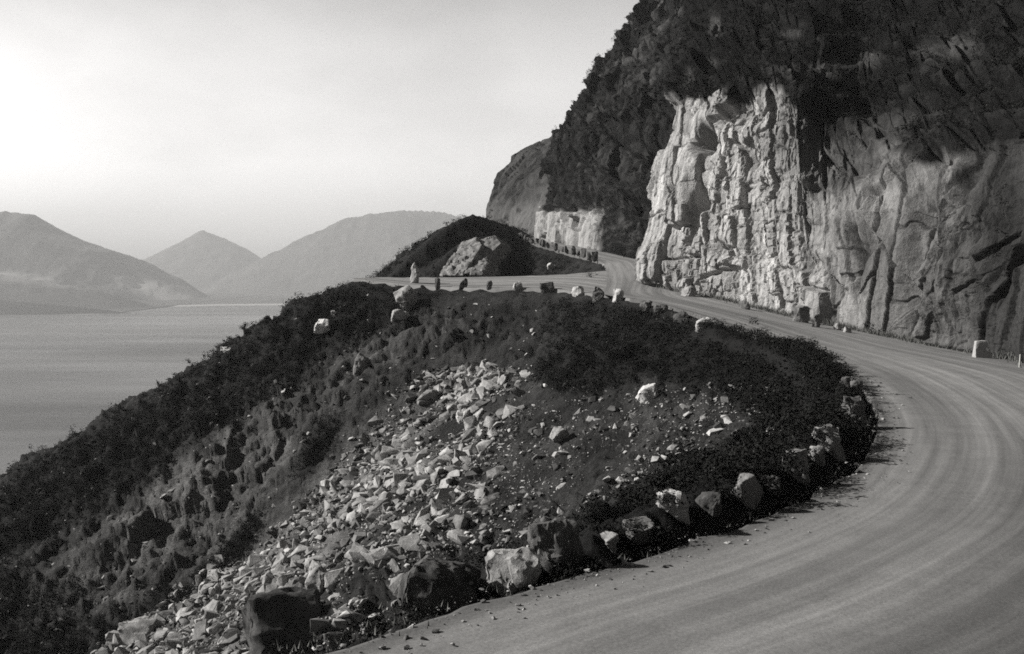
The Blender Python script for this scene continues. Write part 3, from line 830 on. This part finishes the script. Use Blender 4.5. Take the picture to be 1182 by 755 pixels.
put_rock('boulder', 368, 690, 34, 36, 'rounded pale boulder between the two big parapet blocks', 'boulder', None, 'scree', seed=60, blocky=.3)
put_rock('boulder', 415, 430, 22, 22, 'grey boulder half buried in the spur above the gully', 'boulder', None, 'stone', seed=61)
put_rock('boulder', 262, 408, 18, 8, 'pale flat rock on the spur skyline against the sea', 'boulder', None, 'pale', seed=62)
put_rock('rock_pinnacle', 478, 327, 13, 26, 'upright pale pinnacle of rock at the seaward end of the turnout', 'rock', None, 'scree', seed=63, blocky=.2, npts=12, tilt=(0, .15))
put_rock('boulder', 626, 303.5, 1, 1, 'x', 'boulder', None, 'pale', seed=64) if False else None
put_rock('boulder', 637, 310, 10, 7, 'white stone at the foot of the bank under the guard stones', 'boulder', None, 'white', seed=65)
put_rock('boulder', 683, 301, 7, 7, 'pale stone where the upper road row of guard stones begins', 'boulder', None, 'pale', seed=66)
for i, (a, b, w_, h_, lab) in enumerate([(925, 372, 22, 20, 'broken block at the cliff foot, largest of the fallen pile'), (945, 378, 18, 16, 'angular fallen rock at the cliff foot beside the broken block'),
        (967, 381, 9, 8, 'little pale stone at the cliff foot, nearer the bright cliff of two'), (979, 384, 10, 9, 'little pale stone at the cliff foot, nearer the white marker of two'),
        (860, 357, 14, 10, 'dark lump of fallen rock at the foot of the bright cliff'), (795, 342, 22, 14, 'rubble lump by the road under the cliff corner')]):
    put_rock('fallen_rock', a, b, w_, h_, lab, 'rock', 'fallen rocks at the cliff foot', 'scree' if i in (2, 3) else 'stone', seed=70 + i, bv=BV_ALL)

# pale outcrop on the bank of the upper road: leaning fractured slabs grown into one rock
def outcrop(slabs, seed, label):
    c0 = Vector(P(545, 300, 117)); bm = bmesh.new()
    for i, cor in enumerate(slabs):
        pts = []
        for (a, b, d, back) in cor:
            q = Vector(P(a, b, d)) - c0
            pts += [q, q + Vector((1.2, back, -.6))]
        me = rock_mesh('slab', seed + i, (2.2, 2.2, 2.2), 0, 0, 4, .075, None, pts)
        bm.from_mesh(me); bpy.data.meshes.remove(me)
    me = bpy.data.meshes.new('rock_outcrop'); bm.to_mesh(me); bm.free(); me.materials.append(M['stone'])
    o = bpy.data.objects.new('rock_outcrop', me); COL.objects.link(o); o.location = c0
    return tag(o, label, 'outcrop')
outcrop([[(513, 310, 114.5, 6), (520, 318, 113, 6), (534, 318, 112.4, 6), (556, 284, 117, 7), (550, 276, 119, 7), (533, 280, 119.5, 6), (526, 290, 117, 6)],
         [(530, 317, 113, 6), (544, 315, 112.6, 6), (578, 281, 118.5, 7), (572, 275, 119.8, 7), (553, 277, 119.4, 6)],
         [(508, 318, 114, 4), (512, 308, 115, 4), (522, 308, 114, 4), (522, 318, 113, 4)],
         [(543, 318, 112.4, 4), (547, 306, 113.6, 4), (560, 300, 114.6, 4), (563, 306, 113.8, 4), (556, 318, 112.4, 4)]], 91, 'pale fissured rock outcrop on the dark bank above the turnout')

# ------------------------------------------------------------------ scree stones
VAR = [rock_mesh('scree_stone', 2000 + i, (1, random.Random(i).uniform(.6, 1), random.Random(i + 50).uniform(.4, .75)), 11, random.Random(i + 9).uniform(.1, .7), 1 if i < 10 else 0, .05, M['scree']) for i in range(20)]
VARN = []
for me in VAR[10:]:
    bm = bmesh.new(); bm.from_mesh(me); bmesh.ops.triangulate(bm, faces=bm.faces)
    bm.verts.ensure_lookup_table()
    VARN.append((np.array([v.co for v in bm.verts]), np.array([[v.index for v in f.verts] for f in bm.faces]))); bm.free()

def axis_x(px): # centre line of the stone slide, as row -> column in the photo
    return np.interp(px, [430, 480, 540, 600, 660, 755], [545, 520, 470, 420, 330, 215])
cand = []
R0 = random.Random(5)
while len(cand) < 22000:
    py_ = R0.uniform(425, 800); u = R0.random()
    if u < .66:
        px_ = axis_x(py_) + R0.gauss(0, 1) * (24 + (py_ - 425) * .17); s = R0.choice((1, .9, .6, .5))
    else:
        px_ = R0.uniform(430, 900); s = .36
        if py_ > 640 or py_ < 445: continue
        if py_ < 640 - (px_ - 560) * .05 and px_ > 560 and py_ > 640 - (px_ - 560) * .42: continue
    if px_ < axis_x(py_) - 75 - (py_ - 425) * .1: continue
    h_ = hit(px_, py_, BV_G)
    if not h_: continue
    loc, nrm = h_
    if loc.y < 24: continue
    pn = float(vnoise(np.array([loc.x * .28]), np.array([loc.y * .28]), np.array([0.0]), 77)[0]) + .5 * float(vnoise(np.array([loc.x * .9]), np.array([loc.y * .9]), np.array([0.0]), 78)[0])
    if pn < R0.uniform(-.75, -.05): continue
    g = min(1.0, R0.paretovariate(1.7) * .095)
    size = g * s * 1.9
    cand.append((size * F / loc.y, size, loc, nrm, px_, py_))
cand.sort(key=lambda c: -c[0])
big, small = cand[:290], cand[290:]
for i, (pxs, size, loc, nrm, a, b) in enumerate(big):
    o = bpy.data.objects.new('scree_rock', VAR[i % 10]); COL.objects.link(o)
    size = min(size, 1.6)
    o.scale = (size * R0.uniform(.8, 1.25), size * R0.uniform(.75, 1.2), size * R0.uniform(.7, 1.2))
    o.location = loc + nrm * size * .04
    o.rotation_euler = (R0.uniform(-.6, .6), R0.uniform(-.6, .6), R0.uniform(0, 6.28))
    tag(o, 'loose angular pale rock lying in the stone slide below the road', 'rock', 'rocks of the stone slide')

def mat_bits():
    k = NT('scree_bits')
    t = k.attr('tone').outputs['Fac']
    k.grey(k.math('MULTIPLY', t, k.mixf(k.noise(3.0, 5, .7, lo=.3, hi=.7), .7, 1.25)))
    k.bump(k.noise(12, 6, .7), .04, .8)
    return k.m
M['bits'] = mat_bits()
def bake(name, templates, items, mat, smooth=False, sharp=None):
    """items: (template index, location, euler, scale3) -> one mesh"""
    V, Fc, b, T = [], [], 0, []
    for (ti, loc, eul, sc) in items:
        v, f = templates[ti]
        m = np.array(Euler(eul).to_matrix())
        V.append((v * np.array(sc)) @ m.T + np.array(loc)); Fc.append(f + b); b += len(v)
        T.append(np.full(len(v), R0.choice((.05, .09, .14, .2, .28, .38)) * R0.uniform(.7, 1.15)))
    return mesh_np(name, np.vstack(V), np.vstack(Fc), mat, smooth, {'tone': np.concatenate(T)}, sharp=sharp)
items = [(R0.randrange(10), loc + nrm * size * .04, (R0.uniform(-.6, .6), R0.uniform(-.6, .6), R0.uniform(0, 6.3)),
          (size * R0.uniform(.8, 1.3), size * R0.uniform(.7, 1.2), size * R0.uniform(.7, 1.2))) for (_, size, loc, nrm, _, _) in small]
for _ in range(2600):
    h_ = hit(R0.uniform(-20, 620), R0.uniform(330, 780), BV_H)
    if not h_ or not 24 < h_[0].y < 180: continue
    s = min(.8, .12 * R0.paretovariate(1.6))
    items.append((R0.randrange(10), h_[0], (R0.uniform(-.6, .6), R0.uniform(-.6, .6), R0.uniform(0, 6.3)), (s, s * .8, s * .7)))
# pebbles at the road edge
for i in range(0, NR, 1):
    for _ in range(14):
        q = En[i] + dn[i] * abs(R0.gauss(0, .45)) * R0.choice((1, 1, -1)) + np.array((R0.uniform(-.2, .2), R0.uniform(-.2, .2), 0))
        if q[1] > 60: continue
        s = .018 * R0.paretovariate(1.6); s = min(s, .14)
        items.append((R0.randrange(10), (q[0], q[1], float(zroad(q[0], q[1])) + .01), (0, 0, R0.uniform(0, 6)), (s, s, s)))
o = bake('scree', VARN, items, M['bits']); tag(o, 'small stones and rubble strewn over the slope below the road', 'scree', kind='stuff')

# ------------------------------------------------------------------ scrub
def shrub_template(seed, n, leaf, dome=.8):
    r = np.random.default_rng(seed)
    # lobes
    k = 5
    c = r.normal(0, .28, (k, 3)); c[:, 2] = np.abs(c[:, 2]) + .25
    V, Fc = [], []
    for i in range(n):
        q = c[r.integers(k)]
        d = r.normal(0, 1, 3); d /= np.linalg.norm(d)
        p = q + d * r.uniform(.15, .38) * np.array((1, 1, dome))
        p[2] = max(p[2], .02)
        a = d + r.normal(0, .6, 3); a /= np.linalg.norm(a)
        t = np.cross(a, r.normal(0, 1, 3)); t /= np.linalg.norm(t) + 1e-9
        b = np.cross(a, t)
        l = leaf * r.uniform(.6, 1.4); w = l * r.uniform(.35, .7)
        V += [p - t * l, p + b * w, p + t * l, p - b * w]
        Fc.append((4 * i, 4 * i + 1, 4 * i + 2, 4 * i + 3))
    return np.array(V), np.array(Fc)
SH = [shrub_template(300 + i, 75, .075) for i in range(8)]
SHN = [shrub_template(330 + i, 420, .045) for i in range(6)]

hv = veg_h = None
at = np.empty(len(hill.data.vertices), np.float32); hill.data.attributes['veg'].data.foreach_get("value", at)
vegT = at.reshape(TX.shape); TSm = TS
items = []
# by area over the whole hillside
flat = rng.integers(0, TX.size, 260000)
dA = (DD ** 2 * 0.0015 * 0.004).ravel()
cellA = (np.gradient(np.radians(ang))[:, None] * DD * np.gradient(dep)[None, :]).ravel()
prob = cellA * np.clip(vegT.ravel() - .3, 0, 1) * (TSm.ravel() > .9) * (DD.ravel() < 260) * (DD.ravel() > 10)
prob = np.where((tpx.ravel() > -250) & (tpx.ravel() < 1400), prob, prob * .2)
pick = rng.choice(TX.size, 14000, p=prob / prob.sum())
T3f = T3.reshape(-1, 3)
for j in pick:
    s = R0.uniform(.45, 1.25)
    items.append((R0.randrange(8), T3f[j] - (0, 0, .08), (R0.uniform(-.3, .3), R0.uniform(-.5, .1), R0.uniform(0, 6.3)), (s, s, s * R0.uniform(.6, 1))))
# more where the slope faces the road
cnt = 0
vegI = lambda loc: None
while cnt < 9000:
    a, b = R0.uniform(-80, 1260), R0.uniform(240, 790)
    h_ = hit(a, b, BV_G)
    if not h_: continue
    cnt += .2
    loc, nrm = h_
    if loc.y > 240 or loc.y < 22: continue
    ia = int(np.searchsorted(ang, math.degrees(math.atan2(loc.x, loc.y)))); idd = int(np.searchsorted(dep, math.hypot(loc.x, loc.y)))
    ia, idd = min(ia, len(ang) - 1), min(idd, len(dep) - 1)
    if TSm[ia, idd] < .9 or vegT[ia, idd] < R0.uniform(.15, .9): continue
    s = R0.uniform(.3, .95)
    items.append((R0.randrange(8), loc - Vector((0, 0, .06)), (R0.uniform(-.3, .3), R0.uniform(-.5, .1), R0.uniform(0, 6.3)), (s, s, s * R0.uniform(.6, 1))))
    cnt += .8
o = bake('scrub', SH, items, M['leaf']); tag(o, 'dark low scrub covering the hillside below the road', 'scrub', kind='stuff')

# scrub on the mountainsides
items = []
for (c, n, bvv) in ((cliff1, 2800, None), (cliff2, 3200, None)):
    me = c.data
    co = np.empty(len(me.vertices) * 3, np.float32); me.vertices.foreach_get("co", co); co = co.reshape(-1, 3)
    vv = np.empty(len(me.vertices), np.float32); me.attributes['veg'].data.foreach_get("value", vv)
    a, b = project(co)
    p_ = np.clip(vv - .35, 0, 1) * ((a > 520) & (a < 1300) & (b > -80) & (b < 420))
    ks = rng.choice(len(co), n, p=p_ / p_.sum())
    for j in ks:
        s = R0.uniform(.5, 1.4) * (.85 if c is cliff1 else .85)
        items.append((R0.randrange(8), co[j] + np.array((.1, .1, -.2)), (R0.uniform(-.3, .3), R0.uniform(-.8, 0), R0.uniform(0, 6.3)), (s, s, s * R0.uniform(.6, 1))))
o = bake('scrub', SH, items, M['leaf']); tag(o, 'dark scrub growing over the mountainside above the road cut', 'scrub', kind='stuff')

# shrubs standing along the near road edge: things
SHM = []
for v, f in SHN:
    o = mesh_np('shrub', v, f, M['leaf_near'], False); me = o.data; bpy.data.objects.remove(o); SHM.append(me)
i0 = [i for i in range(NR) if 14.5 < E_n[i][1] < 62 and i < NR * .6]
for n in range(225):
    i = R0.choice(i0)
    e = E_n[i]
    near = e[1] < 19
    if near and R0.random() < .4: continue
    off = -R0.uniform(.15, 1.5)
    q = e + dn[i] * off
    loc, nrm, _, _ = BV_G.ray_cast(Vector((q[0], q[1], 10)), Vector((0, 0, -1)))
    if loc is None: continue
    sx1, sy1 = project(np.array(loc))
    if any(abs(sx1 - a) < w_ * .5 and b - h_ * .5 < sy1 < b + 14 for (a, b, w_, h_) in KEEP): continue
    s = R0.uniform(.55, 1.1)
    if near: s *= .75
    o = bpy.data.objects.new('shrub', SHM[n % 6]); COL.objects.link(o)
    o.location = loc - Vector((0, 0, .08)); o.scale = (s, s, s * R0.uniform(.6, .95)); o.rotation_euler = (0, 0, R0.uniform(0, 6.3))
    tag(o, 'dark small-leaved shrub growing along the parapet stones of the bend', 'shrub', 'shrubs along the outer road edge')

# grass blades on the verges
V, Fc = [], []
def blade(x, y, z, h):
    a = R0.uniform(0, 6.3); w = .012 + h * .03; lx, ly = R0.gauss(0, .35) * h, R0.gauss(0, .35) * h
    k = len(V)
    V.extend([(x - w * math.cos(a), y - w * math.sin(a), z), (x + w * math.cos(a), y + w * math.sin(a), z), (x + lx, y + ly, z + h)])
    Fc.append((k, k + 1, k + 2))
for i in range(NR):
    q0 = E_n[i]
    if not 11 < q0[1] < 70: continue
    for _ in range(7):
        off = R0.gauss(-.45, .4)
        q = q0 + dn[i] * off + np.array((R0.uniform(-.3, .3), R0.uniform(-.3, .3), 0))
        z = float(zroad(q[0], q[1])) if off > -.3 else float(zroad(q[0], q[1])) + off * .5
        cx_, cy_ = R0.gauss(0, .06), R0.gauss(0, .06)
        for _ in range(3): blade(q[0] + R0.gauss(0, .05), q[1] + R0.gauss(0, .05), z - .03, R0.uniform(.03, .13))
for i in range(NR):
    q0 = Rn[i]
    if not 44 < q0[1] < 100: continue
    for _ in range(50):
        q = q0 - dn[i] * abs(R0.gauss(.3, .35)) + np.array((R0.uniform(-.3, .3), R0.uniform(-.3, .3), 0))
        blade(q[0], q[1], float(zroad(q[0], q[1])) - .03, R0.uniform(.1, .5))
o = mesh_np('grass', V, Fc, M['grass'], False); tag(o, 'short tufts of grass on the road verges', 'grass', kind='stuff')

# thin post beside the marker stone
bm = bmesh.new()
bmesh.ops.create_cone(bm, cap_ends=True, segments=10, radius1=.035, radius2=.03, depth=.62)
bmesh.ops.bevel(bm, geom=[e for e in bm.edges if len(e.link_faces) == 2 and e.calc_face_angle() > 1], offset=.012, segments=2, affect='EDGES')
me = bpy.data.meshes.new('marker_post'); bm.to_mesh(me); bm.free(); me.materials.append(M['wood'])
o = bpy.data.objects.new('marker_post', me); COL.objects.link(o)
h_ = hit(1177, 424, BV_G); o.location = (h_[0] if h_ else Vector(P(1177, 424, 50))) + Vector((0, 0, .28)); o.rotation_euler = (0, .05, 0)
tag(o, 'thin pale post by the cliff foot at the edge of the picture', 'post')

# ------------------------------------------------------------------ the bay: sea, beach, far mountains
SEA = -120.0
k = NT('sea_water')
k.b.inputs['Roughness'].default_value = .35; k.b.inputs['Specular IOR Level'].default_value = .3
bd = k.noise(.004, 4, .55, lo=.35, hi=.65, stretch=(.35, 1.6, 1))
k.grey(k.mixf(bd, .04, .095))
r_ = k.mixf(k.noise(.0025, 5, .6, lo=.38, hi=.62, stretch=(.5, 1.8, 1)), .32, .5); k.link(r_, k.b.inputs['Roughness'])
k.bump(k.noise(.05, 6, .6, stretch=(1, 1.6, 1)), 1.2, .5)
M['sea'] = k.m
bm = bmesh.new()
vs = [bm.verts.new(q) for q in ((-9000, -400, SEA), (9000, -400, SEA), (9000, 9000, SEA), (-9000, 9000, SEA))]
bm.faces.new(vs); me = bpy.data.meshes.new('sea'); bm.to_mesh(me); bm.free(); me.materials.append(M['sea'])
o = bpy.data.objects.new('sea', me); COL.objects.link(o); tag(o, kind='structure')

def mat_far(name, v, sand):
    k = NT(name)
    n1 = k.noise(.004, 6, .65, lo=.35, hi=.65)
    sa = k.attr('sand').outputs['Fac']
    b = k.mixf(n1, v * .7, v * 1.35)
    k.grey(k.mixf(sa, b, sand)); return k.m
M['far'] = mat_far('far_mountain', .06, .35); M['far_low'] = mat_far('low_headland', .022, .3)
def far_mtn(name, ridges, d0, d1, a0, a1, na, nd, amp, seed, sandb=(), mat='far'):
    an = []
    for pts, kk in ridges:
        L = np.vstack([np.linspace(P(*pts[i_]), P(*pts[i_ + 1]), 9) for i_ in range(len(pts) - 1)])
        an += [(p[0], p[1], p[2], kk) for p in L]
    an = np.array(an)
    A, D = np.meshgrid(np.radians(np.linspace(a0, a1, na)), np.linspace(d0, d1, nd), indexing='ij')
    x, y = D * np.tan(A), D
    z = np.full(x.shape, -1e9)
    for (ax, ay, az, kk) in an:
        d = np.sqrt((x - ax) ** 2 + (y - ay) ** 2)
        z = np.maximum(z, az - kk * d)
    hgt = np.clip(z - SEA, 0, 60) / 60
    dist = fbm(x, y, x * 0, 620, 7, seed=seed, ridged=True, gain=.6)
    z = z + hgt * amp * 1.7 * (dist - .3)
    V = np.stack([x, y, np.maximum(z, SEA - 6)], -1)
    a, b = project(V)
    s = np.clip(blobs(a, b, sandb) + .15 * 0, 0, 1) if sandb else np.zeros(x.shape)
    o = mesh_np(name, V.reshape(-1, 3), grid_faces(na, nd), M[mat], True, {'sand': s.ravel()})
    return tag(o, kind='structure')
far_mtn('mountain', [([(-320, 190, 4300), (-200, 205, 4200), (-90, 222, 4100), (0, 234, 4050), (16, 236, 4050), (45, 253, 4020), (92, 280, 4000), (145, 303, 3950), (190, 328, 3900), (225, 349, 3850)], .5)],
        2900, 6500, -34, -12, 320, 260, 26, 401, [(180, 335, 60, 9, 15, .9), (215, 347, 40, 6, 5, .8), (30, 322, 70, 6, 8, .5)])
far_mtn('mountain', [([(100, 325, 6300), (145, 307, 6300), (172, 299, 6300), (200, 285, 6300), (218, 275, 6300), (227, 267, 6300), (233, 263, 6300), (238, 267, 6300), (248, 277, 6300), (278, 298, 6300), (305, 310, 6300), (350, 330, 6300)], .55)],
        4600, 7600, -24, -8, 260, 260, 26, 411, [(215, 348, 60, 6, 0, .7)])
far_mtn('mountain', [([(270, 322, 5300), (305, 310, 5300), (333, 301, 5300), (362, 284, 5300), (386, 261, 5300), (402, 255, 5300), (440, 250, 5300), (466, 245, 5300), (520, 249, 5300), (600, 258, 5300), (720, 250, 5300)], .5)],
        3600, 7200, -16, 8, 300, 240, 26, 421)
far_mtn('headland', [([(-250, 305, 3150), (-60, 312, 3150), (0, 318, 3150), (60, 325, 3150), (112, 334, 3150), (150, 345, 3150), (168, 354, 3150)], .35)],
        2700, 4200, -34, -16, 200, 100, 14, 431, [(20, 322, 90, 5, 7, .35)])
far_mtn('headland', [([(-250, 340, 2800), (-60, 345, 2800), (0, 347, 2800), (60, 351, 2800), (120, 357, 2800), (150, 361, 2800)], .3)],
        2600, 3400, -34, -16, 200, 80, 5, 441, mat='far_low')
k = NT('beach_sand'); k.grey(k.mixf(k.noise(.01, 4, .6), .2, .36)); M['sand'] = k.m
SHL = resample([G(-300, 364.5, SEA), G(0, 363.5, SEA), (G(120, 362.5, SEA)), G(160, 356, SEA), G(240, 353.5, SEA), G(340, 352.5, SEA), G(520, 351, SEA), G(760, 349, SEA)], n=120)
def strip(name, A, B, za, zb, m):
    V = np.vstack([A + (0, 0, za), B + (0, 0, zb)])
    f = np.array([[i, i + 1, i + 121, i + 120] for i in range(119)])
    o = mesh_np(name, V, f, m, True, {'sand': np.zeros(240)}); return tag(o, kind='structure')
mid_ = SHL + np.array((0, 120.0, 0))
strip('beach', SHL, mid_, -.5, 2.0, M['sand'])
strip('coastal_plain', mid_, SHL + np.array((0, 1900.0, 0)), 2.0, 6.0, M['far'])

# ------------------------------------------------------------------ air
bm = bmesh.new(); bmesh.ops.create_cube(bm, size=1)
me = bpy.data.meshes.new('haze'); bm.to_mesh(me); bm.free()
o = bpy.data.objects.new('haze', me); COL.objects.link(o)
zb, zt = SEA - 7.5, 420.0
o.scale = (18100, 9600, zt - zb); o.location = (0, 4300, (zt + zb) / 2)
mh = bpy.data.materials.new('haze_air'); mh.use_nodes = True
mh.node_tree.nodes.clear()
pv = mh.node_tree.nodes.new('ShaderNodeVolumePrincipled'); out = mh.node_tree.nodes.new('ShaderNodeOutputMaterial')
pv.inputs['Color'].default_value = (.97, .97, .965, 1); pv.inputs['Density'].default_value = 1.35e-4
mh.node_tree.links.new(pv.outputs[0], out.inputs['Volume'])
me.materials.append(mh); tag(o, 'pale sea haze filling the air over the bay', 'haze', kind='stuff')

# ------------------------------------------------------------------ sky and sun
ELEV = math.radians(31); TO = Vector((-1, .1, 0)).normalized()
TOS = Vector((TO.x * math.cos(ELEV), TO.y * math.cos(ELEV), math.sin(ELEV)))
w = bpy.data.worlds.new("World"); scene.world = w; w.use_nodes = True
nt = w.node_tree; bg = nt.nodes['Background']
sky = nt.nodes.new('ShaderNodeTexSky'); sky.sky_type = 'NISHITA'; sky.sun_disc = False
sky.sun_elevation = ELEV; sky.sun_rotation = math.atan2(TO.x, TO.y)
sky.air_density = 1.0; sky.dust_density = 3.0; sky.ozone_density = 1.0
bw = nt.nodes.new('ShaderNodeRGBToBW'); nt.links.new(sky.outputs[0], bw.inputs[0])
tc = nt.nodes.new('ShaderNodeTexCoord'); mp = nt.nodes.new('ShaderNodeMapping'); mp.inputs['Scale'].default_value = (1, 1, 2.2); mp.inputs['Location'].default_value = (.35, .2, .6)
nz = nt.nodes.new('ShaderNodeTexNoise'); nz.inputs['Scale'].default_value = 4.5; nz.inputs['Detail'].default_value = 5; nz.inputs['Roughness'].default_value = .5
nt.links.new(tc.outputs['Generated'], mp.inputs[0]); nt.links.new(mp.outputs[0], nz.inputs['Vector'])
mr = nt.nodes.new('ShaderNodeMapRange'); mr.inputs['From Min'].default_value = .38; mr.inputs['From Max'].default_value = .6
mr.inputs['To Min'].default_value = .85; mr.inputs['To Max'].default_value = 1.0
nt.links.new(nz.outputs['Fac'], mr.inputs['Value'])
sx_ = nt.nodes.new('ShaderNodeSeparateXYZ'); nt.links.new(tc.outputs['Generated'], sx_.inputs[0])
vl = nt.nodes.new('ShaderNodeMapRange'); vl.interpolation_type = 'SMOOTHSTEP'      # bright veil of thin cloud low over the bay
vl.inputs['From Min'].default_value = .05; vl.inputs['From Max'].default_value = .5; vl.inputs['To Min'].default_value = 3.2; vl.inputs['To Max'].default_value = .3
nt.links.new(sx_.outputs[2], vl.inputs['Value'])
bay = nt.nodes.new('ShaderNodeMapRange'); bay.interpolation_type = 'SMOOTHSTEP'     # brightest over the bay
bay.inputs['From Min'].default_value = -.3; bay.inputs['From Max'].default_value = .75; bay.inputs['To Min'].default_value = .25; bay.inputs['To Max'].default_value = 1.0
nt.links.new(sx_.outputs[1], bay.inputs['Value'])
mb_ = nt.nodes.new('ShaderNodeMath'); mb_.operation = 'MULTIPLY'; nt.links.new(mr.outputs[0], mb_.inputs[0]); nt.links.new(bay.outputs[0], mb_.inputs[1])
mv = nt.nodes.new('ShaderNodeMath'); mv.operation = 'MULTIPLY'; nt.links.new(mb_.outputs[0], mv.inputs[0]); nt.links.new(vl.outputs[0], mv.inputs[1])
ml = nt.nodes.new('ShaderNodeMath'); ml.operation = 'MULTIPLY'
nt.links.new(bw.outputs[0], ml.inputs[0]); nt.links.new(mv.outputs[0], ml.inputs[1])
tn = nt.nodes.new('ShaderNodeVectorMath'); tn.operation = 'SCALE'; tn.inputs[0].default_value = (1.0, .985, .975)
nt.links.new(ml.outputs[0], tn.inputs['Scale']); nt.links.new(tn.outputs[0], bg.inputs['Color'])
bg.inputs['Strength'].default_value = 0.06
sl = bpy.data.lights.new('sun', 'SUN'); sl.energy = 5.0; sl.angle = math.radians(.5); sl.color = (1, .985, .96)
so = bpy.data.objects.new('sun', sl); COL.objects.link(so); so.rotation_euler = (-TOS).to_track_quat('-Z', 'Y').to_euler()

# ------------------------------------------------------------------ camera and view
cam = bpy.data.cameras.new('camera'); cam.sensor_width = 36; cam.sensor_fit = 'HORIZONTAL'
cam.lens = 36 * F / W; cam.clip_start = .05; cam.clip_end = 40000
co = bpy.data.objects.new('camera', cam); COL.objects.link(co)
co.rotation_euler = (math.pi / 2 - PITCH, 0, 0); scene.camera = co
vs_ = scene.view_settings; scene.display_settings.display_device = 'sRGB'
vs_.view_transform = 'Standard'; vs_.look = 'None'; vs_.exposure = 0.75; vs_.gamma = 1; vs_.use_curve_mapping = False
cy = scene.cycles; cy.use_denoising = False; cy.max_bounces = 4; cy.diffuse_bounces = 2; cy.volume_bounces = 0
cy.filter_width = 1.7
